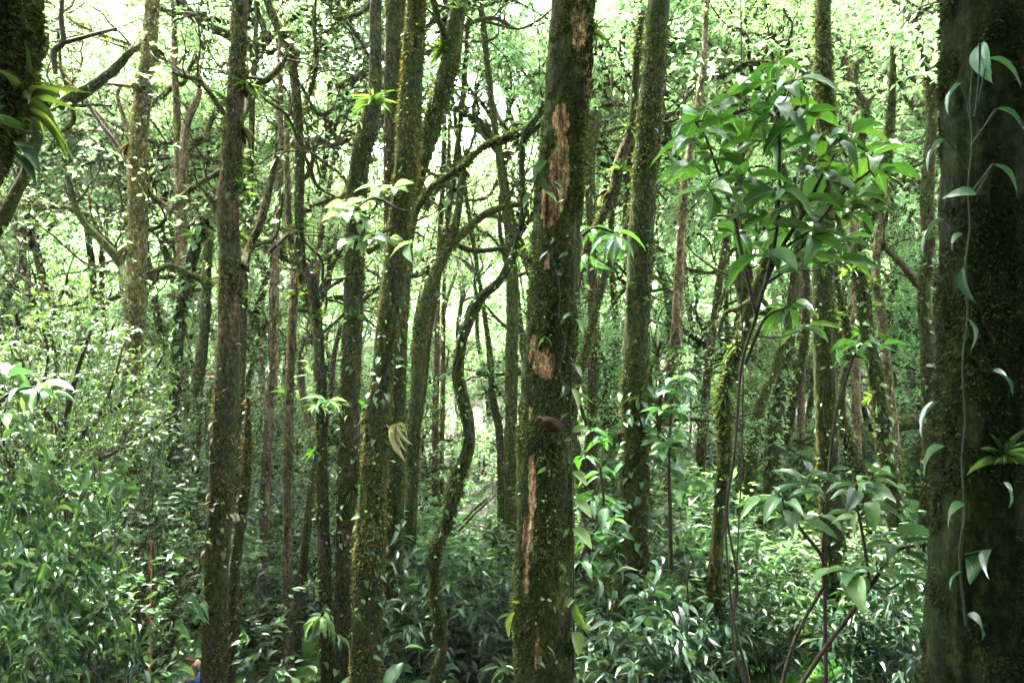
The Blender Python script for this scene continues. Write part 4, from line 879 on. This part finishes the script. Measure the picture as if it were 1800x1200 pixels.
fl = M(); inst(fl, BLADE2, np.zeros((5, 3)), np.array([[.1,.1,1],[-.1,.1,1],[.2,-.1,1],[-.2,-.1,1],[0,.2,1]]), np.array([[0,-1,0]]*5), .16, .03, .5); 
o = [q for q in C.objects if 'red flower' in q.get('label', '')][0]; fo = fl.build('flower', plain('red_petal', (.6, .05, .02), .5, .2), o); fo.location = (0, 0, .08)

# bracket fungus on the peeled trunk
root = empty('bracket_fungus', P(962, 742, 6.62), 'dark red-brown bracket fungus jutting from the peeled trunk', 'fungus')
for k, (cx, cz, rx, ry, rz) in enumerate([(0, 0, .08, .065, .03), (.055, -.035, .075, .06, .03), (-.055, .02, .045, .045, .022)]):
    m = M(); a = np.linspace(0, 2*PI, 25)[:-1]; rings = [(0, 1), (.5, .85), (.85, .5), (1, .1), (.95, -.35), (.5, -.6), (0, -.6)]
    v = np.concatenate([np.stack([cx+rx*r*np.cos(a)*(1+.1*np.sin(a*5+k)), -ry*r*np.abs(np.sin(a))*1.1+.03*(np.sin(a) > 9), cz+rz*h*(2.4 if h < 0 else 1.6)+.01*np.sin(a*3+k)*r], -1) for r, h in rings]); n = 24
    f = [[i*n+j, i*n+(j+1) % n, (i+1)*n+(j+1) % n, (i+1)*n+j] for i in range(len(rings)-1) for j in range(n)]
    m.add(v, np.array(f)); m.build('bracket', plain('fungus_brown', (.013, .005, .0035), .95, .5, 40) if k == 0 else bpy.data.materials['fungus_brown'], root)

# orange stake, fallen log, thin lianas
root = empty('dead_stake', P(264, 1075, 7.6), 'thin orange-brown dead stake standing upright below the dark shrub', 'stake'); st, lv = M(), M()
pxtube(st, [(267,948,2),(264,985,3),(266,1030,3),(263,1075,4),(264,1150,4),(261,1250,5),(262,1420,6)], 7.6, 8, .05, .12); finish(root, st, lv, plain('orange_wood', (.16, .06, .025), .8, .4, 30), MAT['dead'], ('wood', 'foliage'))
root = empty('fallen_log', P(1585, 745, 12.5), 'dark mossy log lying across behind the swaying and forked trunks', 'log'); st = M()
pxtube(st, [(1530,752,16),(1570,748,22),(1610,742,26),(1660,735,30),(1760,740,34)], 12.5, 12, .08, .15); finish(root, st, M(), MAT['barkd'], MAT['dead'], ('wood', 'foliage'))
for i, (pts, d, lab) in enumerate([
  ([(1301,-60,2.5),(1303,80,2.5),(1301,200,2.5),(1298,340,2.5),(1302,480,2.5),(1306,640,3),(1304,800,3),(1297,960,3),(1290,1100,3)], 8, 'long straight hanging liana just outside the twisting stem'),
  ([(1076,120,3),(1075,165,3),(1082,190,3),(1098,218,3)], 8.4, 'pale looping liana in the gap beside the green-mossed trunk'),
  ([(1275,880,4),(1278,980,4),(1290,1090,5),(1312,1180,6),(1318,1215,6)], 6, 'slanting pale liana near the foot of the twisting stem'),
  ([(1205,960,3),(1218,985,3),(1208,1010,3),(1210,1060,3)], 8, 'crooked bare liana between the leaf-wrapped trunk and the twisting stem'),
  ([(150,175,6),(175,215,7),(205,255,8),(232,300,9)], 11.4, 'thin dark bough slanting down to the pale straight trunk'),
  ([(110,-20,8),(108,40,9),(112,75,10),(95,90,12),(98,130,8)], 9.5, 'dark crooked bough hanging above the bare yellow-mossed limb'),
  ([(112,75,9),(145,66,7),(175,58,6),(205,50,5)], 9.5, 'dark side bough reaching towards the pale straight trunk'),
  ([(85,60,5),(82,90,5),(70,110,4)], 9.5, 'short dark twig beside the shaggy corner trunk')]):
    root = empty('liana', P(*pts[-1][:2], d), lab, 'liana'); st = M(); pxtube(st, pts, d, 6, .06, .15, seed=i); finish(root, st, M(), MAT['twig' if i != 1 else 'dead'], MAT['dead'], ('stem', 'foliage'))

# mossy crooked boughs of the mid forest, each one its own
g = np.random.default_rng(77)
for i in range(72):
    px, py, d = g.uniform(40, 1650), g.uniform(0, 560), g.uniform(11, 20); p = P(px, py, d); out = []
    sg = 1 if g.random() < .5 else -1
    grow(g, [0, 0, 0], [sg*g.uniform(.4, 1), g.normal(0, .3), g.uniform(-.1, .9)], g.uniform(1.5, 3.4), g.uniform(.025, .055), 0, 3, (4, 3, 2), .75, .03, .33, out, 7)
    zn = zone(p[0], p[1]); lab = f'crooked mossy bough {"high up" if py < 250 else "mid-height"} {zn}'
    root = empty('bough', p, lab, 'branch', lab[:70]); m = M(); lf = M()
    tb = []
    for pts, rr, lev in out:
        tt = Tube(pts, rr, 7 if lev == 0 else 4, .09, .25, i); tt.into(m); tb.append(tt)
    moss(root, tb[:6], 900, g, 'mossleaf', .045, i, .4, into=m, mi=1); m.build('wood', [MAT['bark'], MAT['mossleaf']], root); leaves_on(g, lf, out, 3, 9, .12); lf.build('foliage', MAT['canopy'], root, False)

# ---------------------------------------------------------------- far woods: crowns beyond counting, plus unseen light-blocking foliage behind the camera
def far_woods(n, y0, y1, zt, seed, label, lmin=.2, lmax=.5):
    g = np.random.default_rng(seed); m = M()
    y = g.uniform(y0, y1, n); x = (g.uniform(-500, 2300, n)-900)/F*np.abs(y)
    if y0 < 0: x = g.uniform(-32, 32, n)
    z = ground_z(x, y)+g.uniform(0, 1, n)**1.0*zt; r = g.uniform(.8, 2.4, n)
    for i in range(n):
        k = int(90*r[i]); q = unit(g.normal(0, 1, (k, 3)))*(g.random(k)**.4)[:, None]*r[i]*[1, 1, .6]+[x[i], y[i], z[i]]
        az = g.uniform(0, 6.28, k); d = np.stack([np.cos(az), np.sin(az), g.normal(-.3, .5, k)], -1); l = g.uniform(lmin, lmax, k)
        inst(m, RH, q, d, np.array([0, 0, 1.])+g.normal(0, 1.1, (k, 3)), l, l*.5, np.clip(g.normal(.5, .2, k), 0, 1))
    tag(m.build('woods', MAT['canopy'], None, False), label, 'woods', kind='stuff')
far_woods(3600, 48, 84, 15, 99, 'pale sunlit mass of foliage far beyond the trunks')
far_woods(1000, -18, -6, 17, 98, 'unseen foliage mass added behind the viewpoint to block light', .3, .6)  # unseen leaves added so less sky light reaches the trunk fronts

# ---------------------------------------------------------------- the hiker
def person():
    hx, hy = P(337, 1170, 9.6)[0], 9.6; gz = float(ground_z(hx, hy)); H = P(337, 1151, 9.6)[2]-gz; k = H/1.74
    root = empty('person', (hx, hy, gz), 'hiker in a blue top with a backpack, head showing beside the brown trunk', 'person')
    def skin(name, V, E, mat, sub=2, par=root):
        me = bpy.data.meshes.new(name); me.from_pydata([(v[0]*k, v[1]*k, v[2]*k) for v in V], E, []); o = bpy.data.objects.new(name, me); C.objects.link(o)
        o.modifiers.new('s', 'SKIN'); ss = o.modifiers.new('u', 'SUBSURF'); ss.levels = ss.render_levels = sub
        for i, v in enumerate(V): me.skin_vertices[0].data[i].radius = (v[3]*k, (v[4] if len(v) > 4 else v[3])*k)
        me.skin_vertices[0].data[0].use_root = True
        dg = bpy.context.evaluated_depsgraph_get(); nm = bpy.data.meshes.new_from_object(o.evaluated_get(dg)); bpy.data.objects.remove(o)
        nm.materials.clear(); nm.materials.append(mat)
        for p in nm.polygons: p.use_smooth = True
        return put(name, nm, par)
    # walks towards +x; y is across the body
    V = [(0,0,.95,.13,.12),(0,0,1.12,.11,.13),(.01,0,1.28,.11,.15),(.01,0,1.42,.08,.12),(.01,0,1.49,.052),(.025,0,1.56,.065,.06),(.035,0,1.63,.092,.072),(.02,0,1.69,.075,.06),
         (.0,.10,.88,.085),(.10,.10,.5,.058),(-.02,.10,.1,.038),(.13,.10,.04,.03),(.0,-.10,.88,.085),(-.02,-.10,.5,.058),(-.22,-.10,.14,.038),(-.1,-.10,.04,.03),
         (.0,.19,1.38,.055),(-.06,.23,1.12,.042),(.08,.23,.9,.032),(.15,.22,.86,.03,.018),(.0,-.19,1.38,.055),(.08,-.23,1.12,.042),(.26,-.22,1.0,.032),(.33,-.21,.99,.03,.018),(.125,0,1.615,.014),(.1,0,1.58,.03,.028)]
    E = [(0,1),(1,2),(2,3),(3,4),(4,5),(5,6),(6,7),(0,8),(8,9),(9,10),(10,11),(0,12),(12,13),(13,14),(14,15),(3,16),(16,17),(17,18),(18,19),(3,20),(20,21),(21,22),(22,23),(6,24),(5,25)]
    for j in (19, 23):
        s = 1 if j == 19 else -1; b = V[j]
        for f, (dx, dy, dz, L_) in enumerate([(.05,.018,-.02,.03),(.055,.006,-.025,.034),(.052,-.006,-.025,.03),(.045,-.018,-.02,.024)]):
            a = len(V); V.append((b[0]+dx, b[1]+dy, b[2]+dz, .009)); V.append((b[0]+dx+L_*.5, b[1]+dy, b[2]+dz-L_*.8, .007)); E += [(j, a), (a, a+1)]
        a = len(V); V.append((b[0]+.01, b[1]-s*.03, b[2]+.01, .01)); V.append((b[0]+.04, b[1]-s*.035, b[2]-.005, .008)); E += [(j, a), (a, a+1)]
    skin('body', V, E, plain('skin', (.42, .22, .15), .55, .1))
    T = [(0,0,.98,.15,.15),(0,0,1.14,.128,.15),(.005,0,1.3,.128,.168),(.005,0,1.43,.07,.13),(.0,.2,1.39,.07),(-.04,.225,1.2,.062),(.0,-.2,1.39,.07),(.05,-.225,1.2,.062)]
    skin('shirt', T, [(0,1),(1,2),(2,3),(3,4),(4,5),(3,6),(6,7)], plain('blue_cloth', (.015, .09, .42), .8, .15))
    skin('collar', [(-.03,0,1.455,.035,.07),(.05,0,1.45,.03,.06)], [(0,1)], plain('white_cloth', (.5, .52, .55), .8, .1))
    Tr = [(0,0,.96,.145,.14),(.0,.10,.86,.105),(.10,.10,.52,.078),(.02,.10,.2,.06),(.0,-.10,.86,.105),(-.02,-.10,.52,.078),(-.16,-.10,.22,.06)]
    skin('trousers', Tr, [(0,1),(1,2),(2,3),(0,4),(4,5),(5,6)], plain('dark_cloth', (.03, .03, .035), .85, .2))
    for s, x in ((1, 0), (-1, -.2)): skin('shoe', [(x-.05,.1*s,.06,.055,.045),(x+.06,.1*s,.045,.045,.045),(x+.15,.1*s,.035,.03,.04)], [(0,1),(1,2)], MAT['twig'])
    skin('hair', [(.0,0,1.715,.075,.078),(-.02,0,1.66,.07,.082),(-.035,0,1.59,.05,.07)], [(0,1),(1,2)], plain('brown_hair', (.05, .028, .015), .7, .4, 90))
    for s in (1, -1):
        skin('eye', [(.115,.032*s,1.635,.009),(.118,.032*s,1.635,.008)], [(0,1)], plain('eye', (.02,.015,.01), .3, .1))
        skin('ear', [(.02,.078*s,1.6,.012,.016),(.018,.084*s,1.635,.01,.02)], [(0,1)], bpy.data.materials['skin'])
        skin('strap', [(-.1,.1*s,1.15,.018,.025),(.13,.1*s,1.2,.018,.025),(.1,.1*s,1.42,.02,.025),(-.06,.1*s,1.46,.02,.025)], [(0,1),(1,2),(2,3)], bpy.data.materials['dark_cloth'])
    bp = empty('backpack', (hx-.2*k, hy, gz+1.0*k), 'brown backpack on the back of the hiker', 'backpack')
    skin('bag', [(0,0,0,.09,.14),(-.02,0,.2,.11,.15),(0,0,.4,.08,.12)], [(0,1),(1,2)], plain('brown_cloth', (.07, .035, .02), .85, .3), par=bp)
    skin('pocket', [(-.1,0,.05,.05,.1),(-.1,0,.15,.045,.1)], [(0,1)], bpy.data.materials['brown_cloth'], par=bp)
person()


# ---------------------------------------------------------------- light, air, camera
SUN_EL, SUN_AZ = math.radians(64), math.radians(-35)      # azimuth from +Y towards +X
w = bpy.data.worlds.new('World'); bpy.context.scene.world = w; w.use_nodes = True; t = w.node_tree
for n in list(t.nodes): t.nodes.remove(n)
sky = N(t, 'ShaderNodeTexSky', sky_type='NISHITA', sun_disc=False, sun_elevation=SUN_EL, sun_rotation=SUN_AZ)
hs = N(t, 'ShaderNodeHueSaturation'); hs.inputs['Saturation'].default_value = .3; t.links.new(sky.outputs[0], hs.inputs['Color'])
bgn = N(t, 'ShaderNodeBackground', Strength=.15); t.links.new(hs.outputs[0], bgn.inputs[0])
ow = N(t, 'ShaderNodeOutputWorld'); t.links.new(bgn.outputs[0], ow.inputs[0])
ld = bpy.data.lights.new('sun', 'SUN'); ld.energy = 4.2; ld.angle = math.radians(10); ld.color = (1, .95, .86)
lo = put('sun', ld); dirv = Vector((math.sin(SUN_AZ)*math.cos(SUN_EL), math.cos(SUN_AZ)*math.cos(SUN_EL), math.sin(SUN_EL)))
lo.rotation_euler = dirv.to_track_quat('Z', 'Y').to_euler(); lo.location = dirv*60

hz = M(); X0, X1, Y0, Y1, Z0, Z1 = -88, 88, -30, 96, -3, 26
hz.add([[x, y, z] for x in (X0, X1) for y in (Y0, Y1) for z in (Z0, Z1)], np.array([[0, 1, 3, 2], [4, 6, 7, 5], [0, 4, 5, 1], [2, 3, 7, 6], [0, 2, 6, 4], [1, 5, 7, 3]]))
hm, ht = nt('air'); pv = N(ht, 'ShaderNodeVolumePrincipled', Density=.0003, Anisotropy=.3); pv.inputs['Color'].default_value = (.95, .98, .93, 1)
ho = N(ht, 'ShaderNodeOutputMaterial'); ht.links.new(pv.outputs[0], ho.inputs['Volume'])
tag(hz.build('haze', hm, None, False), 'thin pale mist filling the whole forest air', 'haze', kind='stuff')

cd = bpy.data.cameras.new('camera'); cam = put('camera', cd); cam.location = (0, 0, CZ); cam.rotation_euler = (PI/2, 0, 0)
cd.sensor_width = 36; cd.lens = 28; cd.clip_end = 1000; cd.clip_start = .05; cd.dof.use_dof = True; cd.dof.focus_distance = 8.2; cd.dof.aperture_fstop = 4.5
sc = bpy.context.scene; sc.camera = cam
sc.view_settings.view_transform = 'Standard'; sc.view_settings.look = 'None'; sc.view_settings.gamma = 1
sc.view_settings.exposure = 5.4
sc.render.engine = 'CYCLES'; cy = sc.cycles
cy.max_bounces = 7; cy.diffuse_bounces = 4; cy.glossy_bounces = 2; cy.transmission_bounces = 5; cy.transparent_max_bounces = 4; cy.volume_bounces = 1
cy.use_denoising = True; cy.use_adaptive_sampling = True; cy.adaptive_threshold = .03; cy.caustics_reflective = False; cy.caustics_refractive = False
print('done', time.time()-T0, len(bpy.data.objects))
